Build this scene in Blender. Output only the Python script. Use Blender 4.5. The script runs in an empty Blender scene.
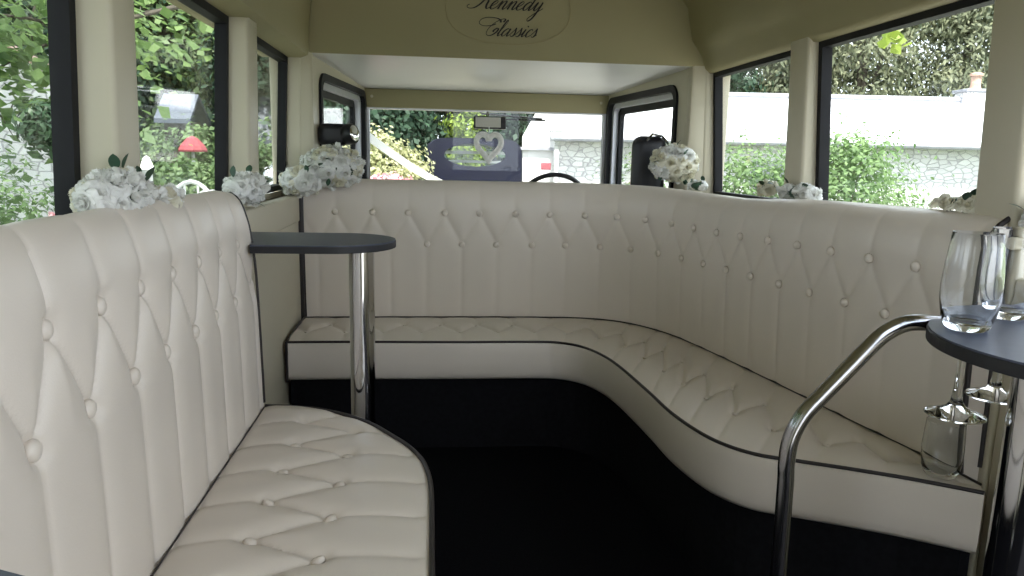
import bpy, bmesh, math, random
import numpy as np
from mathutils import Vector, Matrix

random.seed(7)
rng = np.random.default_rng(11)
SC = bpy.context.scene
COL = SC.collection

# ------------------------------------------------------------------ helpers
def tag(o, label=None, cat=None, group=None, kind=None):
    if label: o['label'] = label
    if cat: o['category'] = cat
    if group: o['group'] = group
    if kind: o['kind'] = kind
    return o

def empty(name, loc=(0, 0, 0), rz=0.0):
    o = bpy.data.objects.new(name, None)
    COL.objects.link(o)
    o.location = loc
    o.rotation_euler = (0, 0, rz)
    o.empty_display_size = 0.05
    return o

def copy_tree(o, parent=None):
    c = o.copy(); COL.objects.link(c); c.parent = parent
    for ch in list(o.children):
        copy_tree(ch, c)
    return c

def link_mesh(name, verts, faces, mat, parent=None, smooth=True, loc=None):
    me = bpy.data.meshes.new(name)
    me.from_pydata([tuple(map(float, v)) for v in verts], [], [tuple(map(int, f)) for f in faces])
    me.validate()
    me.update()
    if mat: me.materials.append(mat)
    if smooth:
        me.shade_smooth()
    o = bpy.data.objects.new(name, me)
    COL.objects.link(o)
    if loc is not None: o.location = loc
    if parent: o.parent = parent
    return o

class MB:
    """collects simple solids into one mesh"""
    def __init__(s): s.v = []; s.f = []
    def add(s, vs, fs):
        n = len(s.v); s.v += [tuple(v) for v in vs]; s.f += [tuple(i + n for i in f) for f in fs]; return s
    def box(s, x0, x1, y0, y1, z0, z1):
        vs = [(x0,y0,z0),(x1,y0,z0),(x1,y1,z0),(x0,y1,z0),(x0,y0,z1),(x1,y0,z1),(x1,y1,z1),(x0,y1,z1)]
        return s.add(vs, [(0,3,2,1),(4,5,6,7),(0,1,5,4),(1,2,6,5),(2,3,7,6),(3,0,4,7)])
    def tube(s, pts, r, seg=12, cap=True):
        pts = [Vector(p) for p in pts]
        rs = r if isinstance(r, (list, tuple)) else [r] * len(pts)
        vs = []; fs = []
        prev = None
        for i, p in enumerate(pts):
            if i == 0: t = pts[1] - p
            elif i == len(pts) - 1: t = p - pts[i-1]
            else: t = (pts[i+1] - p).normalized() + (p - pts[i-1]).normalized()
            t.normalize()
            if prev is None:
                a = Vector((0,0,1)) if abs(t.z) < .9 else Vector((1,0,0))
                u = t.cross(a).normalized()
            else:
                u = (prev - t * prev.dot(t)).normalized()
            prev = u
            w = t.cross(u)
            for k in range(seg):
                an = 2 * math.pi * k / seg
                vs.append(p + (u * math.cos(an) + w * math.sin(an)) * rs[i])
        for i in range(len(pts) - 1):
            for k in range(seg):
                a = i*seg + k; b = i*seg + (k+1) % seg
                fs.append((a, b, b + seg, a + seg))
        if cap:
            fs.append(tuple(range(seg))[::-1]); fs.append(tuple((len(pts)-1)*seg + k for k in range(seg)))
        return s.add(vs, fs)
    def lathe(s, prof, cx=0, cy=0, seg=32, closed=False):
        vs = []; fs = []
        n = len(prof)
        for r, z in prof:
            for k in range(seg):
                an = 2*math.pi*k/seg
                vs.append((cx + r*math.cos(an), cy + r*math.sin(an), z))
        rng_ = range(n) if closed else range(n-1)
        for i in rng_:
            j = (i+1) % n
            for k in range(seg):
                a = i*seg + k; b = i*seg + (k+1) % seg; c = j*seg + (k+1) % seg; d = j*seg + k
                fs.append((a, b, c, d))
        return s.add(vs, fs)
    def prism(s, poly, z0, z1):
        n = len(poly)
        vs = [(x, y, z0) for x, y in poly] + [(x, y, z1) for x, y in poly]
        fs = [tuple(range(n))[::-1], tuple(range(n, 2*n))] + [(i, (i+1) % n, (i+1) % n + n, i + n) for i in range(n)]
        return s.add(vs, fs)
    def ellip(s, c, r, seg=16, rings=10):
        vs = []; fs = []
        for i in range(rings+1):
            ph = math.pi * i / rings
            for k in range(seg):
                an = 2*math.pi*k/seg
                vs.append((c[0] + r[0]*math.sin(ph)*math.cos(an), c[1] + r[1]*math.sin(ph)*math.sin(an), c[2] - r[2]*math.cos(ph)))
        for i in range(rings):
            for k in range(seg):
                a = i*seg+k; b = i*seg+(k+1) % seg
                fs.append((a, b, b+seg, a+seg))
        return s.add(vs, fs)
    def shear(s, fn):
        s.v = [fn(v) for v in s.v]; return s
    def build(s, name, mat, parent=None, smooth=False, bevel=0.0, seg=2):
        o = link_mesh(name, s.v, s.f, mat, parent, smooth)
        bm = bmesh.new(); bm.from_mesh(o.data)
        bmesh.ops.remove_doubles(bm, verts=bm.verts, dist=1e-6)
        bmesh.ops.recalc_face_normals(bm, faces=bm.faces)
        bm.to_mesh(o.data); bm.free()
        if bevel:
            m = o.modifiers.new('bevel', 'BEVEL'); m.width = bevel; m.segments = seg; m.limit_method = 'ANGLE'
            m.harden_normals = False
        if smooth:
            o.data.shade_smooth()
            if bevel == 0:
                o.data.set_sharp_from_angle(angle=math.radians(40))
        return o

def catmull(pts, n=8):
    P = np.array(pts, float); out = []
    Q = np.vstack([2*P[0]-P[1], P, 2*P[-1]-P[-2]])
    for i in range(1, len(Q)-2):
        p0, p1, p2, p3 = Q[i-1], Q[i], Q[i+1], Q[i+2]
        for k in range(n):
            t = k/n
            out.append(0.5*((2*p1) + (-p0+p2)*t + (2*p0-5*p1+4*p2-p3)*t*t + (-p0+3*p1-3*p2+p3)*t**3))
    out.append(P[-1])
    return np.array(out)

def resample(P, step=None, n=None):
    d = np.r_[0, np.cumsum(np.linalg.norm(np.diff(P, axis=0), axis=1))]
    if n is None: n = max(2, int(round(d[-1]/step)) + 1)
    s = np.linspace(0, d[-1], n)
    return np.stack([np.interp(s, d, P[:, k]) for k in range(P.shape[1])], 1), s

# ------------------------------------------------------------------ materials
def mat(name, color, rough=.5, metal=0.0, noise=0.0, nscale=8.0, bump=0.0, bscale=200.0, spec=.5, coat=0.0, sheen=0.0, color2=None):
    m = bpy.data.materials.new(name); m.use_nodes = True
    nt = m.node_tree; b = nt.nodes['Principled BSDF']
    b.inputs['Base Color'].default_value = (*color, 1)
    b.inputs['Roughness'].default_value = rough
    b.inputs['Metallic'].default_value = metal
    b.inputs['Specular IOR Level'].default_value = spec
    b.inputs['Coat Weight'].default_value = coat
    b.inputs['Sheen Weight'].default_value = sheen
    tc = nt.nodes.new('ShaderNodeTexCoord')
    if noise or color2:
        nz = nt.nodes.new('ShaderNodeTexNoise'); nz.inputs['Scale'].default_value = nscale; nz.inputs['Detail'].default_value = 5
        nt.links.new(tc.outputs['Object'], nz.inputs['Vector'])
        mx = nt.nodes.new('ShaderNodeMix'); mx.data_type = 'RGBA'
        c2 = color2 if color2 else tuple(c*(1-noise) for c in color)
        mx.inputs[6].default_value = (*color, 1); mx.inputs[7].default_value = (*c2, 1)
        rp = nt.nodes.new('ShaderNodeMapRange'); rp.inputs[1].default_value = .35; rp.inputs[2].default_value = .65
        nt.links.new(nz.outputs['Fac'], rp.inputs[0]); nt.links.new(rp.outputs[0], mx.inputs[0])
        nt.links.new(mx.outputs[2], b.inputs['Base Color'])
    if bump:
        n2 = nt.nodes.new('ShaderNodeTexNoise'); n2.inputs['Scale'].default_value = bscale; n2.inputs['Detail'].default_value = 3
        nt.links.new(tc.outputs['Object'], n2.inputs['Vector'])
        bp = nt.nodes.new('ShaderNodeBump'); bp.inputs['Strength'].default_value = bump; bp.inputs['Distance'].default_value = .002
        nt.links.new(n2.outputs['Fac'], bp.inputs['Height']); nt.links.new(bp.outputs['Normal'], b.inputs['Normal'])
    return m

def leaf_mat(name, c1, c2, trans=.35, rough=.6):
    m = bpy.data.materials.new(name); m.use_nodes = True
    nt = m.node_tree; nt.nodes.clear()
    out = nt.nodes.new('ShaderNodeOutputMaterial')
    g = nt.nodes.new('ShaderNodeNewGeometry')
    tc = nt.nodes.new('ShaderNodeTexCoord')
    nz = nt.nodes.new('ShaderNodeTexNoise'); nz.inputs['Scale'].default_value = 1.6; nz.inputs['Detail'].default_value = 4
    nt.links.new(tc.outputs['Object'], nz.inputs['Vector'])
    ad = nt.nodes.new('ShaderNodeMath'); ad.operation = 'MULTIPLY_ADD'; ad.inputs[1].default_value = .6
    nt.links.new(g.outputs['Random Per Island'], ad.inputs[0])
    sb = nt.nodes.new('ShaderNodeMapRange'); sb.inputs[1].default_value = .3; sb.inputs[2].default_value = .7; sb.inputs[3].default_value = 0; sb.inputs[4].default_value = .5
    nt.links.new(nz.outputs['Fac'], sb.inputs[0]); nt.links.new(sb.outputs[0], ad.inputs[2])
    mx = nt.nodes.new('ShaderNodeMix'); mx.data_type = 'RGBA'
    mx.inputs[6].default_value = (*c1, 1); mx.inputs[7].default_value = (*c2, 1)
    nt.links.new(ad.outputs[0], mx.inputs[0])
    d = nt.nodes.new('ShaderNodeBsdfPrincipled'); d.inputs['Roughness'].default_value = rough
    t = nt.nodes.new('ShaderNodeBsdfTranslucent')
    nt.links.new(mx.outputs[2], d.inputs['Base Color']); nt.links.new(mx.outputs[2], t.inputs['Color'])
    ms = nt.nodes.new('ShaderNodeMixShader'); ms.inputs[0].default_value = trans
    nt.links.new(d.outputs[0], ms.inputs[1]); nt.links.new(t.outputs[0], ms.inputs[2])
    nt.links.new(ms.outputs[0], out.inputs['Surface'])
    return m

def pane_mat(name, tint=(.97, .985, .975), refl=1.0):
    m = bpy.data.materials.new(name); m.use_nodes = True
    nt = m.node_tree; nt.nodes.clear()
    out = nt.nodes.new('ShaderNodeOutputMaterial')
    t = nt.nodes.new('ShaderNodeBsdfTransparent'); t.inputs[0].default_value = (*tint, 1)
    g = nt.nodes.new('ShaderNodeBsdfGlossy'); g.inputs['Roughness'].default_value = .02
    lw = nt.nodes.new('ShaderNodeLayerWeight'); lw.inputs[0].default_value = .5
    pw = nt.nodes.new('ShaderNodeMath'); pw.operation = 'POWER'; pw.inputs[1].default_value = 5.0
    f = nt.nodes.new('ShaderNodeMath'); f.operation = 'MULTIPLY_ADD'; f.inputs[1].default_value = .6; f.inputs[2].default_value = .022
    nt.links.new(lw.outputs['Facing'], pw.inputs[0]); nt.links.new(pw.outputs[0], f.inputs[0])
    ms = nt.nodes.new('ShaderNodeMixShader')
    nt.links.new(f.outputs[0], ms.inputs[0]); nt.links.new(t.outputs[0], ms.inputs[1]); nt.links.new(g.outputs[0], ms.inputs[2])
    nt.links.new(ms.outputs[0], out.inputs['Surface'])
    return m

def glass_mat(name):
    m = bpy.data.materials.new(name); m.use_nodes = True
    b = m.node_tree.nodes['Principled BSDF']
    b.inputs['Base Color'].default_value = (.96, .98, 1, 1)
    b.inputs['Roughness'].default_value = 0.0
    b.inputs['Transmission Weight'].default_value = 1.0
    b.inputs['IOR'].default_value = 1.38
    return m

def stone_mat(name, c1, c2, mortar, scale=3.0):
    m = bpy.data.materials.new(name); m.use_nodes = True
    nt = m.node_tree; b = nt.nodes['Principled BSDF']; b.inputs['Roughness'].default_value = .9
    tc = nt.nodes.new('ShaderNodeTexCoord'); mp = nt.nodes.new('ShaderNodeMapping'); mp.inputs['Scale'].default_value = (1, 1, 1.9)
    nt.links.new(tc.outputs['Object'], mp.inputs[0])
    v = nt.nodes.new('ShaderNodeTexVoronoi'); v.inputs['Scale'].default_value = scale; v.inputs['Randomness'].default_value = .9; v.feature = 'DISTANCE_TO_EDGE'
    v2 = nt.nodes.new('ShaderNodeTexVoronoi'); v2.inputs['Scale'].default_value = scale
    nt.links.new(mp.outputs[0], v.inputs['Vector']); nt.links.new(mp.outputs[0], v2.inputs['Vector'])
    mr = nt.nodes.new('ShaderNodeMapRange'); mr.inputs[1].default_value = .02; mr.inputs[2].default_value = .07
    nt.links.new(v.outputs['Distance'], mr.inputs[0])
    sx = nt.nodes.new('ShaderNodeSeparateColor'); nt.links.new(v2.outputs['Color'], sx.inputs[0])
    m1 = nt.nodes.new('ShaderNodeMix'); m1.data_type = 'RGBA'; m1.inputs[6].default_value = (*c1, 1); m1.inputs[7].default_value = (*c2, 1)
    nt.links.new(sx.outputs[0], m1.inputs[0])
    m2 = nt.nodes.new('ShaderNodeMix'); m2.data_type = 'RGBA'; m2.inputs[6].default_value = (*mortar, 1)
    nt.links.new(m1.outputs[2], m2.inputs[7]); nt.links.new(mr.outputs[0], m2.inputs[0])
    nt.links.new(m2.outputs[2], b.inputs['Base Color'])
    bp = nt.nodes.new('ShaderNodeBump'); bp.inputs['Distance'].default_value = .03; bp.inputs['Strength'].default_value = .6
    nt.links.new(mr.outputs[0], bp.inputs['Height']); nt.links.new(bp.outputs[0], b.inputs['Normal'])
    return m

def slate_mat(name, c1, c2):
    m = bpy.data.materials.new(name); m.use_nodes = True
    nt = m.node_tree; b = nt.nodes['Principled BSDF']; b.inputs['Roughness'].default_value = .6
    uv = nt.nodes.new('ShaderNodeTexCoord')
    br = nt.nodes.new('ShaderNodeTexBrick'); br.inputs['Scale'].default_value = 1.0
    br.inputs['Color1'].default_value = (*c1, 1); br.inputs['Color2'].default_value = (*c2, 1); br.inputs['Mortar'].default_value = (*[c*.72 for c in c2], 1)
    br.inputs['Brick Width'].default_value = .28; br.inputs['Row Height'].default_value = .2; br.inputs['Mortar Size'].default_value = .008
    nt.links.new(uv.outputs['UV'], br.inputs['Vector'])
    nt.links.new(br.outputs['Color'], b.inputs['Base Color'])
    return m

M = {}
M['leather'] = mat('cream_leather', (.68, .615, .545), rough=.34, noise=.04, nscale=3, bump=.10, bscale=380, spec=.45)
M['trim'] = mat('cream_trim', (.545, .50, .385), rough=.42, noise=.05, nscale=2, spec=.4)
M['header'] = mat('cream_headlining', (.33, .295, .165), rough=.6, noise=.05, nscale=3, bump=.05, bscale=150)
M['white'] = mat('white_panel', (.62, .62, .63), rough=.4, noise=.03, nscale=3)
M['rubber'] = mat('black_rubber', (.008, .008, .011), rough=.6, noise=.2, nscale=20, spec=.25)
M['piping'] = mat('dark_piping', (.016, .011, .012), rough=.45, noise=.2, nscale=30)
M['carpet'] = mat('black_carpet', (.006, .006, .0075), rough=1.0, noise=.4, nscale=120, bump=.5, bscale=500, spec=.05)
M['plinth'] = mat('black_plinth', (.008, .008, .010), rough=.9, noise=.3, nscale=60, spec=.1)
M['table'] = mat('slate_blue_laminate', (.060, .072, .115), rough=.36, noise=.12, nscale=60, spec=.5)
M['edge'] = mat('black_table_edge', (.01, .01, .014), rough=.5, noise=.2, nscale=30)
M['chrome'] = mat('chrome', (.72, .73, .76), rough=.07, metal=1.0, noise=.04, nscale=9)
M['steel'] = mat('brushed_steel', (.40, .40, .42), rough=.16, metal=1.0, noise=.06, nscale=40)
M['alu'] = mat('pale_aluminium', (.62, .63, .68), rough=.35, metal=.3, noise=.05, nscale=12)
M['pane'] = pane_mat('window_pane')
M['glass'] = glass_mat('drinking_glass')
M['sprig'] = mat('flower_leaf_green', (.035, .085, .05), rough=.5, noise=.4, nscale=25)
M['ink'] = mat('dark_lettering', (.012, .009, .008), rough=.5, noise=.2, nscale=30)
M['emboss'] = mat('panel_moulding', (.33, .285, .15), rough=.5, noise=.06, nscale=10)
M['black'] = mat('black_plastic', (.010, .010, .014), rough=.42, noise=.2, nscale=25)
M['mirrorglass'] = mat('mirror_glass', (.75, .75, .72), rough=.03, metal=1.0, noise=.02, nscale=4)
M['wicker'] = mat('white_wicker', (.80, .79, .77), rough=.7, noise=.2, nscale=60, bump=.6, bscale=120)
M['ribbon'] = mat('white_ribbon', (.88, .88, .88), rough=.45, noise=.03, nscale=10)
M['bark'] = mat('bark', (.10, .085, .065), rough=.9, noise=.5, nscale=14, bump=.8, bscale=40)
M['carpaint'] = mat('navy_car_paint', (.005, .006, .020), rough=.35, noise=.2, nscale=5, spec=.3)
M['carglass'] = mat('car_window_dark', (.22, .24, .22), rough=.08, noise=.3, nscale=6, spec=.8)
M['stone'] = stone_mat('white_rubble_stone', (.80, .79, .78), (.68, .66, .66), (.50, .48, .50), 5.5)
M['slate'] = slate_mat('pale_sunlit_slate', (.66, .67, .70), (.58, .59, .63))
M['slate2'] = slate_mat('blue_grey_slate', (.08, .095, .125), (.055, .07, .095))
M['render'] = mat('white_render', (.80, .78, .77), rough=.9, noise=.1, nscale=3)
M['lead'] = mat('grey_lead', (.36, .36, .40), rough=.6, noise=.2, nscale=5)
M['pot'] = mat('terracotta_pot', (.55, .36, .28), rough=.8, noise=.3, nscale=14)
M['redcloth'] = mat('faded_red_canvas', (.32, .06, .075), rough=.8, noise=.2, nscale=6)
M['whitemetal'] = mat('white_painted_metal', (.82, .82, .82), rough=.4, noise=.04, nscale=20)
M['ground'] = mat('gravel_and_grass', (.05, .075, .03), rough=1.0, noise=.5, nscale=1.5, bump=.8, bscale=30, color2=(.10, .12, .06))
M['leaf_bright'] = leaf_mat('leaf_bright', (.06, .13, .03), (.22, .33, .11), .45)
M['leaf_mid'] = leaf_mat('leaf_mid', (.045, .10, .035), (.19, .28, .11), .4)
M['leaf_dark'] = leaf_mat('leaf_dark', (.008, .03, .016), (.04, .09, .045), .2)
M['leaf_conifer'] = leaf_mat('leaf_conifer', (.05, .075, .04), (.26, .27, .16), .25)
M['leaf_shrub'] = leaf_mat('leaf_shrub', (.06, .13, .04), (.22, .33, .13), .4)
M['leaf_pale'] = leaf_mat('leaf_pale', (.26, .30, .12), (.52, .50, .30), .35)
M['leaf_bay'] = leaf_mat('leaf_bay', (.02, .055, .03), (.09, .16, .08), .15, .4)
M['leaf_yellow'] = leaf_mat('leaf_yellow', (.10, .18, .02), (.28, .36, .05), .4)
M['petal_pink'] = leaf_mat('petal_pink', (.70, .25, .30), (.85, .60, .62), .3)
M['petal_white'] = leaf_mat('petal_white_shrub', (.72, .74, .80), (.86, .88, .90), .3)

M['petal'] = leaf_mat('white_petal', (.80, .80, .77), (.90, .90, .87), .15)
M['petal_warm'] = leaf_mat('ivory_petal', (.74, .71, .57), (.84, .81, .68), .15)

# ------------------------------------------------------------------ camera (1.16 m above the floor, looking down 10 degrees)
HC = 1.16
yaw, pitch, roll = map(math.radians, (6.3, 10.0, 1.25))
fw = Vector((math.sin(yaw)*math.cos(pitch), math.cos(yaw)*math.cos(pitch), -math.sin(pitch)))
rt = Vector((math.cos(yaw), -math.sin(yaw), 0)); up = rt.cross(fw)
rt2 = rt*math.cos(roll) + up*math.sin(roll); up2 = -rt*math.sin(roll) + up*math.cos(roll)
cam = bpy.data.cameras.new('camera'); co = bpy.data.objects.new('camera', cam); COL.objects.link(co)
co.matrix_world = Matrix(((rt2.x, up2.x, -fw.x, 0), (rt2.y, up2.y, -fw.y, 0), (rt2.z, up2.z, -fw.z, HC), (0, 0, 0, 1)))
cam.sensor_width = 36.0; cam.lens = 36*740/1024; cam.clip_start = .02; cam.clip_end = 200
SC.camera = co

# ------------------------------------------------------------------ bus shell
YR, YB, YF = -1.6, 3.42, 4.6        # rear wall, bulkhead, windscreen
WZ0, WZ1 = 1.0, 1.565
KL, KR = .045, -.07
def shL(v): x, y, z = v; return (x + KL*(z-1.28) if z > .98 else x - KL*.28 if False else x, y, z)
def shR(v): x, y, z = v; return (x + KR*(z-1.28) if z > .98 else x, y, z)

def wall_side(name, xo, xi, xlow, wins, y0, y1, sh, mirror):
    m = MB()
    lo, hi = min(xo, xi), max(xo, xi)
    llo, lhi = min(xo, xlow), max(xo, xlow)
    m.box(llo, lhi, y0, y1, 0, WZ0 - .02)
    ys = [y0] + [v for w in sorted(wins) for v in w] + [y1]
    for i in range(0, len(ys), 2):
        m.box(lo, hi, ys[i], ys[i+1], WZ0 - .02, WZ1 + .02)
    m.shear(sh)
    o = m.build(name, M['trim'], bevel=.014, seg=3, smooth=True)
    tag(o, kind='structure')
    return o

GL, GR = -.655, 1.325                # glass planes
winsL = [(-.75, -.1), (.35, 1.445), (1.56, 2.45), (2.58, 3.395)]
winsR = [(1.62, 2.45), (2.58, 3.395)]
wall_side('wall_left', -.668, -.575, -.56, winsL, YR, YB, shL, False)
wall_side('wall_right', 1.338, 1.265, 1.285, winsR, 1.49, YB, shR, True)
m = MB().box(1.285, 1.338, YR, -1.2, 0, WZ1+.02).box(1.285, 1.338, -1.2, 1.49, 0, .92)  # low panel added along the doorway to hold back light
tag(m.build('wall_right_rear', M['trim'], bevel=.012, smooth=True), kind='structure')

def window(idx, x, y0, y1, sh, inward, frame_w=.024, depth=.024):
    root = empty('window_%d' % idx, (x, (y0+y1)/2, WZ0)); tag(root, kind='structure')
    L = (x, (y0+y1)/2, WZ0)
    f = MB()
    a, b = sorted((x - inward*.012, x + inward*depth))
    f.box(a, b, y0, y0+frame_w, WZ0, WZ1); f.box(a, b, y1-frame_w, y1, WZ0, WZ1)
    f.box(a, b, y0+frame_w, y1-frame_w, WZ0, WZ0+frame_w); f.box(a, b, y0+frame_w, y1-frame_w, WZ1-frame_w, WZ1)
    f.shear(sh); f.shear(lambda v: (v[0]-L[0], v[1]-L[1], v[2]-L[2]))
    f.build('window_frame', M['rubber'], root)
    p = MB().box(x-.003, x+.003, y0+frame_w-.005, y1-frame_w+.005, WZ0+frame_w-.005, WZ1-frame_w+.005)
    p.shear(sh); p.shear(lambda v: (v[0]-L[0], v[1]-L[1], v[2]-L[2]))
    p.build('window_glass', M['pane'], root)
n = 1
for y0, y1 in winsL:
    window(n, GL, y0, y1, shL, 1); n += 1
for y0, y1 in winsR:
    window(n, GR, y0, y1, shR, -1); n += 1

# floor
tag(MB().box(-.70, 1.37, YR-.05, YF+.1, -.06, 0).build('floor', M['carpet']), kind='structure')

YH = .20                            # opening added in the right roof behind this line to let in sky light
# curved roof lining with the rail above the windows, lofted along the bus
prof = [(-.71, WZ1+.0), (-.565, WZ1+.0), (-.535, WZ1+.012), (-.528, WZ1+.035), (-.527, 1.70), (-.515, 1.84), (-.45, 1.93), (-.2, 2.0), (.35, 2.03),
        (.85, 2.0), (1.06, 1.94), (1.145, 1.84), (1.175, 1.70), (1.205, 1.66), (1.225, 1.63), (1.245, WZ1+.012), (1.262, WZ1-.004), (1.38, WZ1-.004)]
outer = [(1.40, WZ1), (1.40, 1.75), (1.2, 2.02), (.35, 2.10), (-.5, 2.02), (-.73, 1.75), (-.73, WZ1)]
loop = prof + outer
vs = [(x, y, z) for y in (YH, YB) for x, z in loop]; k = len(loop)
fs = [(i, (i+1) % k, (i+1) % k + k, i + k) for i in range(k)]
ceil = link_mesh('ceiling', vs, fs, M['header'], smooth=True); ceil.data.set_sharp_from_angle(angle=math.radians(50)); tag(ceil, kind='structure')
loop2 = [p for p in prof if p[0] < .2] + [(.35, 2.03), (.35, 2.10)] + [p for p in outer if p[0] < .2]
vs = [(x, y, z) for y in (YR, YH) for x, z in loop2]; k = len(loop2)
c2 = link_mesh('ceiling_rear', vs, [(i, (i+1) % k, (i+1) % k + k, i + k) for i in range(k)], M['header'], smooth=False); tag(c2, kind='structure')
# rear wall behind the camera, its right side left open to let light in
m = MB().box(-.70, .30, YR-.05, YR, 0, 2.0).box(1.25, 1.37, YR-.05, YR, 0, 2.0).box(.30, 1.25, YR-.05, YR, 1.80, 1.9)
tag(m.build('wall_rear', M['trim'], bevel=.01, smooth=True), kind='structure')

# bulkhead over the cab opening
def bw(z): return (-.524 + (.01 if z > 1.8 else 0), 1.19 - (z-1.59)*.14)
m = MB()
za, zb = 1.588, 1.96
vs = []
for y in (3.40, 3.44):
    vs += [(-.53, y, za), (1.36, y, za), (1.30, y, 1.72), (1.17, y, 1.86), (1.06, y, 1.95), (.35, y, 2.02), (-.44, y, 1.92), (-.51, y, 1.84), (-.527, y, 1.70)]
k = 9
m.add(vs, [tuple(range(k)), tuple(range(k, 2*k))[::-1]] + [(i, i+k, (i+1) % k + k, (i+1) % k) for i in range(k)])
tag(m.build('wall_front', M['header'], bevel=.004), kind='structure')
# corner posts of the bulkhead and the low partition behind the front bench
m = MB().box(-.70, -.52, 3.40, 3.46, 0, 1.60).box(1.185, 1.37, 3.40, 3.46, 0, 1.60).box(-.52, 1.185, 3.40, 3.44, 0, 1.03)
tag(m.build('wall_front_partition', M['trim'], bevel=.01, smooth=True), kind='structure')
# cab ceiling
m = MB(); P = [(-.53, 3.41), (1.20, 3.41), (1.10, YF+.03), (-.42, YF+.03)]
vs = [(x, y, 1.588 - (y-3.41)*.035) for x, y in P] + [(x, y, 1.61) for x, y in P]
m.add(vs, [(0, 3, 2, 1), (4, 5, 6, 7), (0, 1, 5, 4), (1, 2, 6, 5), (2, 3, 7, 6), (3, 0, 4, 7)])
tag(m.build('ceiling_cab', M['white']), kind='structure')
# header above the windscreen, panel under it, lower cab front
m = MB().box(-.40, 1.08, YF-.02, YF+.05, 1.437, 1.546)
tag(m.build('wall_windscreen_header', M['header'], bevel=.006, smooth=True), kind='structure')
m = MB().box(-.42, 1.10, YF-.02, YF+.05, 0, .99)
tag(m.build('wall_windscreen_lower', M['trim'], bevel=.006, smooth=True), kind='structure')
for i, x in enumerate((-.17, .82)):
    s = MB().ellip((0, 0, 0), (.009, .003, .009), 12, 6).build('screw_cap', M['trim'], smooth=True)
    s.location = (-.355 if i == 0 else 1.03, YF-.022, 1.50)
    tag(s, 'small round cream screw cap at the %s end of the board above the windscreen' % ('left' if i == 0 else 'right'), 'screw cap', 'screw caps above the windscreen')
# windscreen
root = empty('window_7', (.34, YF, 1.0)); tag(root, kind='structure')
f = MB(); x0, x1, z0, z1 = -.395, 1.075, .99, 1.44
f.box(x0, x0+.022, YF-.012, YF+.03, z0, z1).box(x1-.022, x1, YF-.012, YF+.03, z0, z1).box(x0+.022, x1-.022, YF-.012, YF+.03, z1-.012, z1).box(x0+.022, x1-.022, YF-.012, YF+.03, z0, z0+.02)
f.shear(lambda v: (v[0]-.34, v[1]-YF, v[2]-1.0)); f.build('window_frame', M['alu'], root, bevel=.003)
p = MB().box(x0+.02, x1-.02, YF+.005, YF+.011, z0+.018, z1-.01); p.shear(lambda v: (v[0]-.34, v[1]-YF, v[2]-1.0)); p.build('window_glass', M['pane'], root)

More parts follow.
